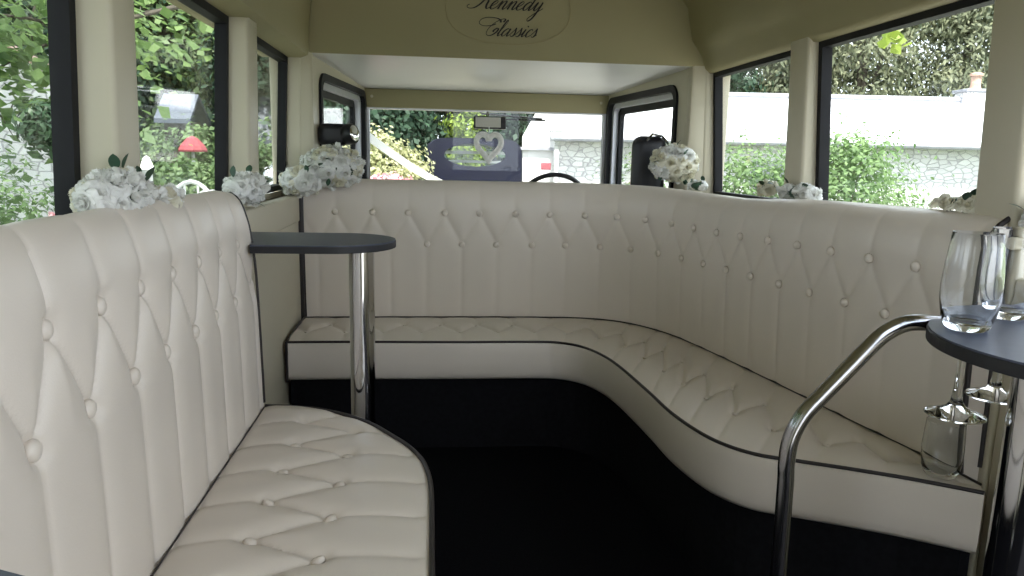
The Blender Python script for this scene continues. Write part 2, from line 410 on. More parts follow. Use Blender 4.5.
# cab side walls with rounded quarter windows
def rrect(s0, s1, z0, z1, r, n=6):
    out = []
    for cx, cz, a0 in ((s1-r, z1-r, 0), (s0+r, z1-r, 90), (s0+r, z0+r, 180), (s1-r, z0+r, 270)):
        for i in range(n+1):
            a = math.radians(a0 + 90*i/n); out.append((cx + r*math.cos(a), cz + r*math.sin(a)))
    return out
def cab_side(idx, A, B, side):
    A = Vector((*A, 0)); B = Vector((*B, 0)); d = (B-A); Lh = d.length; d.normalize()
    nrm = Vector((-d.y, d.x, 0)) * side      # pointing out of the bus
    def P(s, z, o): q = A + d*s + nrm*o; return (q.x, q.y, z)
    def ring(outer, inner, o0, o1, name, mt, parent, origin=(0, 0, 0)):
        k = len(outer); vs = [P(s, z, o0) for s, z in outer] + [P(s, z, o0) for s, z in inner] + [P(s, z, o1) for s, z in outer] + [P(s, z, o1) for s, z in inner]
        vs = [(v[0]-origin[0], v[1]-origin[1], v[2]-origin[2]) for v in vs]
        fs = []
        for i in range(k):
            j = (i+1) % k
            fs += [(i, j, j+k, i+k), (i+2*k, i+3*k, j+3*k, j+2*k), (i, i+2*k, j+2*k, j), (i+k, j+k, j+3*k, i+3*k)]
        return MB().add(vs, fs).build(name, mt, parent, smooth=True)
    s0, s1, z0, z1 = .13, Lh-.035, .93, 1.515
    hole = rrect(s0, s1, z0, z1, .07)
    # wall plate around the hole: outer boundary sampled to match
    out = []
    for s, z in hole:
        cs, cz = (s0+s1)/2, (z0+z1)/2
        ds, dz = s-cs, z-cz
        hs, hz = Lh/2+.02, .62
        cs2, cz2 = Lh/2, 1.61-.62
        # project onto outer rectangle
        t = 1e9
        if abs(ds) > 1e-6: t = min(t, ((cs2+hs-cs) if ds > 0 else (cs-(cs2-hs)))/abs(ds))
        if abs(dz) > 1e-6: t = min(t, ((cz2+hz-cz) if dz > 0 else (cz-(cz2-hz)))/abs(dz))
        out.append((cs+ds*t, cz+dz*t))
    w = ring(out, hole, 0, .05, 'wall_cab_' + ('left' if side > 0 else 'right'), M['trim'], None)
    tag(w, kind='structure')
    low = MB(); vs = [P(s, z, o) for o in (0, .05) for s, z in ((0, 0), (Lh, 0), (Lh, .40), (0, .40))]
    low.add(vs, [(0, 1, 2, 3), (4, 7, 6, 5), (0, 4, 5, 1), (1, 5, 6, 2), (2, 6, 7, 3), (3, 7, 4, 0)])
    tag(low.build('wall_cab_lower_' + ('left' if side > 0 else 'right'), M['trim']), kind='structure')
    og = P((s0+s1)/2, z0, 0)
    root = empty('window_%d' % idx, og); tag(root, kind='structure')
    a = rrect(s0-.012, s1+.012, z0-.012, z1+.012, .08); b = rrect(s0+.022, s1-.022, z0+.022, z1-.022, .055)
    c = rrect(s0+.05, s1-.05, z0+.05, z1-.05, .04); e = rrect(s0+.09, s1-.085, z0+.07, z1-.085, .03)
    ring(a, b, -.012, .02, 'rubber_surround', M['rubber'], root, og)
    ring(rrect(s0, s1, z0, z1, .07), c, .015, .045, 'aluminium_frame', M['alu'], root, og)
    ring(rrect(s0+.035, s1-.035, z0+.03, z1-.03, .05), e, .045, .07, 'sash', M['rubber'], root, og)
    vs = [P(s, z, o) for o in (.055, .06) for s, z in e]; k = len(e)
    vs = [(v[0]-og[0], v[1]-og[1], v[2]-og[2]) for v in vs]
    MB().add(vs, [tuple(range(k)), tuple(range(k, 2*k))[::-1]] + [(i, i+k, (i+1) % k+k, (i+1) % k) for i in range(k)]).build('window_glass', M['pane'], root)
cab_side(8, (-.528, 3.44), (-.395, YF), 1)
cab_side(9, (1.19, 3.44), (1.075, YF), -1)

# window ledges behind the backrests
m = MB().box(-.60, -.553, 2.075, 3.20, .875, .985)
tag(m.build('trim_1', M['trim'], bevel=.008, seg=3, smooth=True), kind='structure')
m = MB(); sh_ = [(1.115, 3.40), (1.10, 3.05), (1.13, 2.80), (1.185, 2.50), (1.225, 2.25), (1.255, 2.0), (1.262, 1.52), (1.30, 1.52), (1.30, 3.40)]
m.prism(sh_, .985, 1.015)
tag(m.build('trim_2', M['trim'], bevel=.006, smooth=True), kind='structure')
tag(MB().box(-.60, -.545, 3.205, 3.232, .40, 1.02).build('trim_4', M['piping'], bevel=.004), kind='structure')
# E_SHELL

# ------------------------------------------------------------------ tufted upholstery
def tuft_field(S, T, tA, tB, period, phA, t0, t1, amp_d, amp_v, w):
    """height under the puffed skin; creases: diamonds between rows A and B, pleats from A to t1 and from B to t0"""
    H = np.full(S.shape, 1e9)
    def seg(p, q, amp, ww):
        d = np.array(q)-np.array(p); L2 = d @ d
        u = np.clip(((S-p[0])*d[0] + (T-p[1])*d[1]) / L2, 0, 1)
        dist = np.hypot(S-(p[0]+u*d[0]), T-(p[1]+u*d[1]))
        x = np.clip(dist/ww, 0, 1)
        h = amp*(np.sqrt(1-(1-x)**2) - 1)
        return h
    out = np.zeros(S.shape)
    k0 = int(math.floor((S.min()-phA)/period))-1; k1 = int(math.ceil((S.max()-phA)/period))+1
    for k in range(k0, k1+1):
        a = phA + k*period
        msk = np.abs(S-a) < period*1.3
        if not msk.any(): continue
        for p, q, am, ww in (((a, tA), (a, t1), amp_v, w*.8), ((a+period/2, tB), (a+period/2, t0), amp_v, w*.8),
                             ((a, tA), (a+period/2, tB), amp_d, w), ((a, tA), (a-period/2, tB), amp_d, w)):
            out = np.minimum(out, seg(p, q, am, ww))
        for bx, bt in ((a, tA), (a+period/2, tB)):
            r2 = (S-bx)**2 + (T-bt)**2
            out = out - .5*amp_d*np.exp(-r2/(.020**2))
    return out

def grid_faces(nu, nv, wrap_v=False):
    i = np.arange(nu-1)[:, None]; j = np.arange(nv if wrap_v else nv-1)[None, :]
    a = i*nv + j; b = (i+1)*nv + j; c = (i+1)*nv + (j+1) % nv; d = i*nv + (j+1) % nv
    return np.stack([a, b, c, d], -1).reshape(-1, 4)

def surf_normals(P):
    du = np.gradient(P, axis=0); dv = np.gradient(P, axis=1)
    N = np.cross(du, dv); N /= np.maximum(np.linalg.norm(N, axis=2, keepdims=True), 1e-9)
    return N

_btn = None
def button(parent, pos, nrm, r=.0135, h=.007):
    """covered upholstery button with a stitched rim"""
    global _btn
    if _btn is None:
        b = MB().lathe([(.0, h), (r*.45, h*.93), (r*.8, h*.62), (r*.98, h*.15), (r, -h*.2), (r*.9, -h*.9), (0, -h)], seg=20)
        _btn = b
        o = b.build('button', M['leather'], parent, smooth=True)
        _btn = o.data
    else:
        o = bpy.data.objects.new('button', _btn); COL.objects.link(o); o.parent = parent
    n = Vector(nrm).normalized()
    q = n.to_track_quat('Z', 'Y')
    o.rotation_mode = 'QUATERNION'; o.rotation_quaternion = q
    o.location = Vector(pos) + n*.006
    return o

def sheet(name, plan, prof, step_s, step_t, mt, parent, tz, sideways, origin, zadj=None, sadj=0.0):
    """plan: (x,y) base line; prof: (outward offset, z) front face from the seat up, over the roll and down the back"""
    path, s = resample(plan, step=step_s)
    tang = np.gradient(path, axis=0); tang /= np.linalg.norm(tang, axis=1, keepdims=True)
    for _ in range(6):
        tang[1:-1] = (tang[:-2]+tang[1:-1]+tang[2:])/3
    tang /= np.linalg.norm(tang, axis=1, keepdims=True)
    nrm = np.stack([-tang[:, 1], tang[:, 0]], 1)*sideways
    pf, t = resample(prof, step=step_t)
    P = np.zeros((len(s), len(t), 3))
    P[..., 0] = path[:, None, 0] + nrm[:, None, 0]*pf[None, :, 0]
    P[..., 1] = path[:, None, 1] + nrm[:, None, 1]*pf[None, :, 0]
    P[..., 2] = pf[None, :, 1]
    if zadj is not None:
        za = zadj(s)
        wgt = np.clip((pf[:, 1]-.8)/.25, 0, 1)
        P[..., 2] += za[:, None]*wgt[None, :]
    N = surf_normals(P)
    if (N[len(s)//2, 3, :2] @ nrm[len(s)//2]) > 0: N = -N
    S, T = np.meshgrid(s, t, indexing='ij')
    return path, s, pf, t, P, N, S, T

def add_end_caps(P, faces):
    nu, nv, _ = P.shape
    caps = [tuple(range(nv))[::-1], tuple((nu-1)*nv + j for j in range(nv))]
    return [tuple(f) for f in faces] + caps

# ---- corner bench along the front bulkhead and the right side
bench = empty('corner_bench', (.3, 3.0, 0))
tag(bench, 'cream button-tufted corner bench curving along the front bulkhead and the right side', 'bench')
BO = np.array([.3, 3.0, 0])
Bp = [(-.545, 3.235), (-.31, 3.237), (.07, 3.235), (.40, 3.23), (.62, 3.215), (.76, 3.175), (.87, 3.09), (.95, 2.96), (1.0, 2.83), (1.055, 2.58), (1.10, 2.33), (1.135, 2.12), (1.162, 1.93), (1.187, 1.78), (1.207, 1.67), (1.222, 1.57), (1.235, 1.45)]
Fp = [(-.545, 2.797), (-.31, 2.797), (.07, 2.785), (.40, 2.782), (.50, 2.765), (.575, 2.70), (.625, 2.58), (.652, 2.42), (.672, 2.15), (.684, 1.94), (.722, 1.76), (.79, 1.655), (.89, 1.60), (.985, 1.552), (1.08, 1.50), (1.15, 1.455), (1.215, 1.41)]
Bd = catmull(Bp, 14); Fd = catmull(Fp, 14)
prof = catmull([(.0, .43), (-.012, .55), (-.018, .70), (-.022, .85), (-.020, .95), (-.004, 1.015), (.028, 1.047), (.065, 1.055), (.095, 1.047), (.112, 1.02), (.115, .9), (.115, .43)], 12)
def zadj(s): return -.022*np.exp(-((s-1.95)/.35)**2)
path, s, pf, t, P, N, S, T = sheet('b', Bd[Bd[:, 1] > 1.495], prof, .0075, .0075, M['leather'], bench, None, 1, BO, zadj)
tA = float(np.interp(.917, pf[:76, 1], t[:76])); tB = float(np.interp(.783, pf[:76, 1], t[:76])); tTop = tA + .17
PER = .1535; PH = .138
P[..., 0] = np.minimum(P[..., 0], 1.274 + .008*np.clip((P[..., 2]-.9)/-.4, 0, 1))
H = tuft_field(S, T, tA, tB, PER, PH, -.1, tTop, .0065, .0045, .055)
fade = np.clip((tTop - T)/.05, 0, 1)
fade = np.where(T > tTop, 0, fade)
lowf = np.clip(T/.03, 0, 1)*.4+.6
P2 = P + N*(H*fade*lowf)[..., None] - BO
faces = add_end_caps(P2, grid_faces(*P2.shape[:2]))
o = link_mesh('backrest', P2.reshape(-1, 3), faces, M['leather'], bench)
o.data.set_sharp_from_angle(angle=math.radians(60))
def place_buttons(parent, P, N, s, t, rows, s0, s1, off, r=1):
    for tv, ph, per in rows:
        x = ph
        while x < s0: x += per
        while x < s1:
            i = int(np.argmin(abs(s-x))); j = int(np.argmin(abs(t-tv)))
            button(parent, P[i, j] + N[i, j]*.0035, N[i, j])
            x += per
place_buttons(bench, P2, N, s, t, [(tA, PH, PER), (tB, PH+PER/2, PER)], .04, s[-1]-.05, 0)
# dark piping at the rear end of the backrest and seam at the left end
endc = [tuple(v) for v in (P[-1, :] - BO)]
kk = [i for i in range(len(t)) if pf[i, 1] > .455]
MB().tube([endc[i] for i in kk][::3], .0065, 8).build('piping', M['piping'], bench, smooth=True)
endl = [tuple(v) for v in (P[0, :] - BO)]
kl = [i for i in range(len(t)) if pf[i, 1] > .455 and t[i] < t[-1]*.6]
MB().tube([endl[i] for i in kl][::3], .006, 8).build('piping', M['piping'], bench, smooth=True)

def seat(parent, Bd, Fd, O, z=.452, thick=.15, ns=None, step=.008, nU=64, crown=.012, tuft=None, side_in=.012):
    nn = ns
    B = np.array(Bd); F = np.array(Fd)
    d = np.r_[0, np.cumsum(np.linalg.norm(np.diff((B+F)/2, axis=0), axis=1))]
    n = int(d[-1]/step); q = np.linspace(0, d[-1], n)
    B = np.stack([np.interp(q, d, B[:, k]) for k in (0, 1)], 1); F = np.stack([np.interp(q, d, F[:, k]) for k in (0, 1)], 1)
    us = np.linspace(0, 1, nU)
    XY = B[:, None, :]*(1-us[None, :, None]) + F[:, None, :]*us[None, :, None]
    Z = np.full(XY.shape[:2], z) + crown*(1-(2*us-1)**4)[None, :]
    wd = np.linalg.norm(F-B, axis=1)
    Z = z + (Z-z)*np.clip(wd/.25, 0, 1)[:, None]
    if tuft is not None:
        Sx, Tx = tuft['coord'](XY, q, us)
        H = tuft_field(Sx, Tx, tuft['tA'], tuft['tB'], tuft['per'], tuft['ph'], tuft['t0'], tuft['t1'], tuft['amp'], tuft.get('ampv', tuft['amp']*.5), tuft['w'])
        e = np.clip((1-us)/.06, 0, 1)[None, :]*np.clip(wd/.2, 0, 1)[:, None]
        Z = Z + H*e
    top = np.dstack([XY, Z])
    # rounded front edge and side
    out = (F-B); out /= np.maximum(np.linalg.norm(out, axis=1, keepdims=True), 1e-6)
    ft = np.gradient(F, axis=0); ft /= np.maximum(np.linalg.norm(ft, axis=1, keepdims=True), 1e-9)
    for _ in range(10): ft[1:-1] = (ft[:-2]+ft[1:-1]+ft[2:])/3
    ft /= np.maximum(np.linalg.norm(ft, axis=1, keepdims=True), 1e-9)
    fn = np.stack([ft[:, 1], -ft[:, 0]], 1)
    sg = np.sign(np.sum(fn[n//2]*out[n//2])); fn *= sg
    side = []
    for oo, dz in ((.004, -.004), (.006, -.012), (.007, -.04), (.008, -.08), (.006, -.12), (.0, -thick+.012), (-.010, -thick), (-.06, -thick)):
        side.append(np.dstack([(F + fn*oo)[:, None, :], np.full((n, 1), z+dz)]))
    allp = np.concatenate([top]+side, axis=1) - O
    # underside back to the start
    back = np.dstack([B[:, None, :], np.full((n, 1), z-thick)]) - O
    allp = np.concatenate([allp, back], axis=1)
    faces = add_end_caps(allp, grid_faces(*allp.shape[:2], wrap_v=True))
    o = link_mesh('seat_cushion', allp.reshape(-1, 3), faces, M['leather'], parent)
    o.data.set_sharp_from_angle(angle=math.radians(60))
    bm = bmesh.new(); bm.from_mesh(o.data); bmesh.ops.recalc_face_normals(bm, faces=bm.faces); bm.to_mesh(o.data); bm.free()
    edge = [(x - O[0], y - O[1], z+.002) for x, y in (F + fn*.003)]
    return o, top - O, q, us, F, B, edge

Fs, _ = resample(Fd, n=300); 
mid = None
cs = dict(coord=lambda XY, q, us: (np.repeat(q[:, None], len(us), 1), np.repeat((us*.42)[None, :], len(q), 0)), tA=.27, tB=.15, per=.153, ph=.05, t0=-.05, t1=.50, amp=.016, ampv=.008, w=.055)
o, top, q, us, F, B, edge = seat(bench, Bd, Fd, BO, tuft=cs)
MB().tube(edge[::3] + [edge[-1]], .0048, 8).build('piping', M['piping'], bench, smooth=True)
# dark piping on the left end of the cushion and along the join with the backrest
x0 = -.545 - BO[0]
MB().tube([(x0, 2.79-BO[1], .30), (x0, 2.79-BO[1], .454), (x0+.003, 3.0-BO[1], .468), (x0, 3.22-BO[1], .458)], .0048, 8).build('piping', M['piping'], bench, smooth=True)
jn = [(x - BO[0], y - BO[1]-.003, .455) for x, y in B][::4]
MB().tube(jn, .0035, 6).build('seam', M['piping'], bench, smooth=True)
TN = surf_normals(top); TN = np.where(TN[..., 2:3] < 0, -TN, TN)
def cushion_buttons(parent, top, TN, a, us, rows, smin, smax, r=.7):
    for uv, ph, per in rows:
        x = ph
        while x < smin: x += per
        while x < smax:
            i = int(np.argmin(abs(a-x))); j = int(np.argmin(abs(us-uv)))
            b = button(parent, top[i, j], TN[i, j]); b.scale = (r, r, r)
            x += per
cushion_buttons(bench, top, TN, q, us, [(.27/.42, .05, .153), (.15/.42, .05+.0765, .153)], .03, q[-1]-.35)
# recessed black base
pl = []
Fi = [(x, y) for x, y in F]; 
inset = []
ft = np.gradient(F, axis=0); ft /= np.linalg.norm(ft, axis=1, keepdims=True); fn = np.stack([ft[:, 1], -ft[:, 0]], 1)
if np.sum(fn[50]*(F-B)[50]) < 0: fn = -fn
wd = np.linalg.norm(F-B, axis=1)
base_front = F - fn*np.minimum(.06, wd*.3)[:, None]
poly = [(x-BO[0], y-BO[1]) for x, y in base_front[::8]] + [(x-BO[0], y-BO[1]) for x, y in B[::-8]]
MB().prism(poly, 0.0, .305).build('base', M['plinth'], bench)

# ---- left bench
lb = empty('side_bench', (-.3, 1.25, 0)); LO = np.array([-.3, 1.25, 0])
tag(lb, 'cream button-tufted bench with a rounded end along the left windows, nearest the camera', 'bench')
plan = np.array([(-.468, .50), (-.468, 1.0), (-.468, 1.5), (-.467, 2.058)])
prof = catmull([(.0, .43), (.002, .55), (.005, .70), (.010, .85), (.020, .95), (.030, 1.0), (.044, 1.040), (.064, 1.061), (.080, 1.061), (.089, 1.040), (.090, .95), (.090, .43)], 14)
path, s, pf, t, P, N, S, T = sheet('l', plan, prof, .006, .006, M['leather'], lb, None, 1, LO, lambda q: -.012 - .004*0 + .012*np.clip((1.56-q)/.12, 0, 1) - .0*q)
tA = float(np.interp(.928, pf[:90, 1], t[:90])); tB = float(np.interp(.79, pf[:90, 1], t[:90])); tTop = tA + .17
PH2 = 1.003-.50; PER2 = .1585
# the fabric gathers lean a little forward of the buttons
H = tuft_field(S, T, tA, tB, PER2, PH2, -.1, tTop, .022, .011, .070)
fade = np.where(T > tTop, 0, np.clip((tTop-T)/.07, 0, 1))
P2 = P + N*(H*fade)[..., None] - LO
o = link_mesh('backrest', P2.reshape(-1, 3), add_end_caps(P2, grid_faces(*P2.shape[:2])), M['leather'], lb)
o.data.set_sharp_from_angle(angle=math.radians(60))
for tv, ph in ((tA, PH2), (tB, PH2+PER2/2)):
    x = ph - 4*PER2
    while x < s[-1]-.04:
        if x > .04:
            i = int(np.argmin(abs(s-x))); j = int(np.argmin(abs(t-tv)))
            b = button(lb, P2[i, j] + N[i, j]*.007, N[i, j]); b.scale = (1.1, 1.1, 1.2)
        x += PER2
endc = [tuple(v) for v in (P[-1, :] - LO)]
kk = [i for i in range(len(t)) if pf[i, 1] > .46]
MB().tube([endc[i] for i in kk][::3], .0035, 8).build('piping', M['piping'], lb, smooth=True)
Fl = [(.0, .50), (.0, .9), (-.001, 1.17), (-.001, 1.35), (-.003, 1.505), (-.012, 1.60), (-.028, 1.67), (-.060, 1.745), (-.105, 1.818), (-.160, 1.90), (-.221, 1.963), (-.285, 2.008), (-.335, 2.034)]
Bl = [(-.470, .50), (-.470, .9), (-.470, 1.17), (-.470, 1.35), (-.470, 1.52), (-.470, 1.64), (-.470, 1.73), (-.470, 1.82), (-.470, 1.90), (-.470, 1.96), (-.470, 2.005), (-.470, 2.035), (-.470, 2.056)]
Fd2 = catmull(Fl, 12); Bd2 = catmull(Bl, 12)
cs2 = dict(coord=lambda XY, q, us: (XY[..., 1], XY[..., 0]), tA=-.195, tB=-.334, per=.1535, ph=1.688-.1535*5, t0=-.60, t1=.1, amp=.020, ampv=.011, w=.062)
o, top, q, us, F, B, edge = seat(lb, Bd2, Fd2, LO, tuft=cs2, nU=84, step=.0065, crown=.016)
ed = edge[::3] + [edge[-1], (-.40-LO[0], 2.050-LO[1], .455), (-.466-LO[0], 2.060-LO[1], .455)]
MB().tube(ed, .0055, 8).build('piping', M['piping'], lb, smooth=True)
TN = surf_normals(top); TN = np.where(TN[..., 2:3] < 0, -TN, TN)
flat = top.reshape(-1, 3); fN = TN.reshape(-1, 3)
for x, y0 in ((-.195, 1.688), (-.334, 1.688+.0767)):
    for k in range(8):
        y = y0 - .1535*k
        if y < .56: break
        i = int(np.argmin((flat[:, 0]-(x-LO[0]))**2 + (flat[:, 1]-(y-LO[1]))**2))
        button(lb, flat[i] + fN[i]*.004, fN[i])
jn = [(-.466-LO[0], y-LO[1], .455) for y in (.5, 1.0, 1.5, 2.05)]
MB().tube(jn, .002, 6).build('seam', M['piping'], lb, smooth=True)
ft = np.gradient(F, axis=0); ft /= np.linalg.norm(ft, axis=1, keepdims=True); fn = np.stack([ft[:, 1], -ft[:, 0]], 1)
if fn[20, 0] < 0: fn = -fn
bf = F - fn*.06
poly = [(x-LO[0], y-LO[1]) for x, y in bf[::8]] + [(-.45-LO[0], 1.99-LO[1]), (-.47-LO[0], 1.99-LO[1]), (-.47-LO[0], .5-LO[1])]
MB().prism(poly, 0, .305).build('base', M['plinth'], lb)
# E_BENCH

# ------------------------------------------------------------------ drinks tables
def dtable(name, cx, cy, xwall, side, label, z=.915, r=.237, pole=(0, 0), group=None, legr=.036, notch=None):
    root = empty(name, (cx+pole[0], cy+pole[1], 0)); tag(root, label, 'table', group)
    O_ = (cx+pole[0], cy+pole[1])
    pts = []
    for k in range(41):
        a = math.radians(-90 + 180*k/40)
        pts.append((cx + side*r*math.cos(a), cy + r*math.sin(a)))
    pts = pts + ([(xwall, cy+r), (xwall, cy-r)] if notch is None else [(xwall, cy+r), (xwall, notch), (-.485, notch), (-.475, cy-r)])
    pts = [(x-O_[0], y-O_[1]) for x, y in pts]
    MB().prism(pts, z-.003, z).build('table_top', M['table'], root)
    q_ = []
    for x, y in pts:
        dx, dy = x-(cx-O_[0]), y-(cy-O_[1]); L_ = math.hypot(dx, dy)
        q_.append((x+dx/L_*.002, y+dy/L_*.002))
    MB().prism(q_, z-.022, z-.003).build('edge_band', M['edge'], root, bevel=.002)
    MB().lathe([(0, 0), (legr*2.0, 0), (legr*2.0, .006), (legr*1.2, .012), (legr, .02), (legr, z-.03), (legr*1.5, z-.028), (legr*1.5, z-.022), (0, z-.022)], seg=48).build('pedestal', M['chrome'], root, smooth=True)
    for a in (40, 140, 220, 320):
        b_ = MB().ellip((0, 0, 0), (.006, .006, .004), 8, 5).build('screw', M['steel'], root, smooth=True)
        b_.location = ((cx-O_[0]) + r*.72*math.cos(math.radians(a)), (cy-O_[1]) + r*.72*math.sin(math.radians(a)), z-.024)
    return root
dtable('drinks_table', -.275, 2.168, -.553, 1, 'black D-shaped drinks table on a chrome pedestal between the two benches, by the left wall', z=.918, r=.170, pole=(.077, -.05), notch=2.075)
dtable('drinks_table', .990, .940, 1.235, -1, 'dark D-shaped drinks table at the right holding the upright glasses', z=.912, r=.243, pole=(-.108, .01))
dtable('drinks_table', -.345, .215, -.56, 1, 'dark table corner just showing in the lower left corner of the photo', z=.912, pole=(-.05, -.05))

# ------------------------------------------------------------------ grab rail by the right table
yr = 1.125
pts = [(x, yr, z) for x, z in ((.603, .012), (.602, .30), (.600, .60), (.598, .66), (.602, .705), (.620, .745), (.65, .780), (.69, .824), (.728, .866), (.752, .887), (.778, .900), (.803, .904), (.845, .902))]
root = empty('grab_rail', (.603, yr, 0)); tag(root, 'bent steel grab rail rising from the floor to the edge of the right table', 'grab rail')
sm = catmull(pts, 4)
MB().tube([(x-.603, y-yr, z) for x, y, z in sm], .0138, 20).build('rail_tube', M['steel'], root, smooth=True)
MB().lathe([(0, 0), (.035, 0), (.035, .005), (.018, .010), (.0145, .02), (0, .02)], seg=32).build('floor_flange', M['steel'], root, smooth=True)
MB().lathe([(0, .0), (.022, .0), (.022, .006), (.0, .006)], cx=.272, cy=-.02, seg=24).shear(lambda v: (v[0], v[1], v[2]+.883)).build('table_bracket', M['steel'], root, smooth=True)
# E_RAIL

# ------------------------------------------------------------------ glasses
def glass_stem(x, y, z0, label, group=None):
    root = empty('stemmed_glass', (x, y, z0)); tag(root, label, 'glass', group)
    out = [(0.0, .0), (.040, .0), (.044, .0015), (.043, .004), (.030, .009), (.014, .016), (.009, .024), (.0075, .034), (.006, .060), (.0055, .085), (.0065, .108), (.0085, .122)]
    MB().lathe(out + [(0, .122)], seg=40).build('stem_and_foot', M['glass'], root, smooth=True)
    zb = .1415
    bowl = [(0, 0), (.027, 0), (.032, .004), (.038, .018), (.0425, .040), (.0435, .062), (.0415, .090), (.0385, .115), (.0370, .131), (.0365, .1325), (.0358, .131), (.0372, .115), (.0400, .090), (.0420, .062), (.0410, .041), (.0360, .022), (.0290, .012), (.0150, .0095), (0, .009)]
    MB().lathe([(r*(1-.06*z/.13), z*1.13+zb) for r, z in bowl], seg=48).build('bowl', M['glass'], root, smooth=True)
    return root
glass_stem(.826, 1.040, .912-.1405, 'nearer of the two clear glasses hanging by its stem in the right table', None)
glass_stem(.962, 1.125, .912-.1405, 'clear stemmed glass farther back on the right table, partly hidden by the nearer glass', None)
t = MB().lathe([(0, 0), (.030, 0), (.034, .004), (.040, .020), (.043, .045), (.0435, .070), (.042, .100), (.040, .128), (.0393, .1285), (.0386, .128), (.0405, .100), (.042, .070), (.0415, .046), (.038, .024), (.029, .012), (0, .011)], seg=48).build('tumbler', M['glass'], None, smooth=True)
t.location = (1.165, 1.490, .462)
tag(t, 'faint clear tumbler standing on the rear tip of the corner bench seat', 'glass')

# ------------------------------------------------------------------ white flowers
def bloom_mesh(name, mt, layers, seed, curl=1.0):
    r = random.Random(seed)
    vs = []; fs = []
    for (np_, rad, hgt, tilt, wd) in layers:
        ph = r.random()*6.28
        for k in range(np_):
            a = ph + 2*math.pi*k/np_ + r.uniform(-.15, .15)
            ca, sa = math.cos(a), math.sin(a)
            b = len(vs); nu, nv = 5, 5
            for i in range(nu):
                u = i/(nu-1)
                # radial distance and height along the petal
                rr = rad*(math.sin(u*1.45)*(.35+.65*tilt))
                hh = hgt*(u**.8)*(1-.25*tilt) - (.28*rad*max(0, u-.7)/.3*tilt)*curl
                for j in range(nv):
                    v = (j/(nv-1)-.5)*2
                    w = .86*wd*math.sin(min(1, u*1.15+.12)*math.pi*.62)
                    ruff = .17*rad*math.sin(v*6.5+k*2.1)*u*u + r.uniform(-.06, .06)*rad*u
                    cup = -(v*v)*.30*rad*(1-.4*tilt)
                    x = rr + cup*u*.9; y = w*v
                    vs.append((x*ca - y*sa, x*sa + y*ca, hh + ruff + .10*rad*v*v*(1-tilt)))
            for i in range(nu-1):
                for j in range(nv-1):
                    q = b+i*nv+j; fs.append((q, q+1, q+nv+1, q+nv))
    me = bpy.data.meshes.new(name); me.from_pydata(vs, [], fs); me.materials.append(mt); me.shade_smooth(); me.update()
    return me
ROSE = [(3, .25, .74, .10, .24), (4, .42, .72, .30, .34), (5, .66, .60, .50, .44), (6, .88, .42, .75, .50), (7, 1.05, .20, 1.0, .50)]
CARN = [(5, .35, .62, .15, .22), (7, .5, .62, .35, .24), (9, .7, .55, .55, .27), (10, .88, .45, .75, .30), (11, 1.0, .28, 1.0, .32)]
BL = [bloom_mesh('rose', M['petal'], ROSE, 1), bloom_mesh('rose', M['petal'], CARN, 2, 1.4), bloom_mesh('rose', M['petal_warm'], ROSE, 3), bloom_mesh('rose', M['petal_warm'], CARN, 4, 1.3)]
def leaf_bm(L, W):
    vs = []; fs = []
    for i in range(7):
        u = i/6; w = W*math.sin(math.pi*min(1, u*.97+.03))**.8
        vs += [(u*L, -w, .12*L*math.sin(u*2.5)), (u*L, 0, .12*L*math.sin(u*2.5)-.1*w), (u*L, w, .12*L*math.sin(u*2.5))]
    for i in range(6):
        for j in range(2):
            q = i*3+j; fs.append((q, q+1, q+4, q+3))
    me = bpy.data.meshes.new('leaf'); me.from_pydata(vs, [], fs); me.materials.append(M['sprig']); me.shade_smooth()
    return me
LEAFM = leaf_bm(.034, .010)
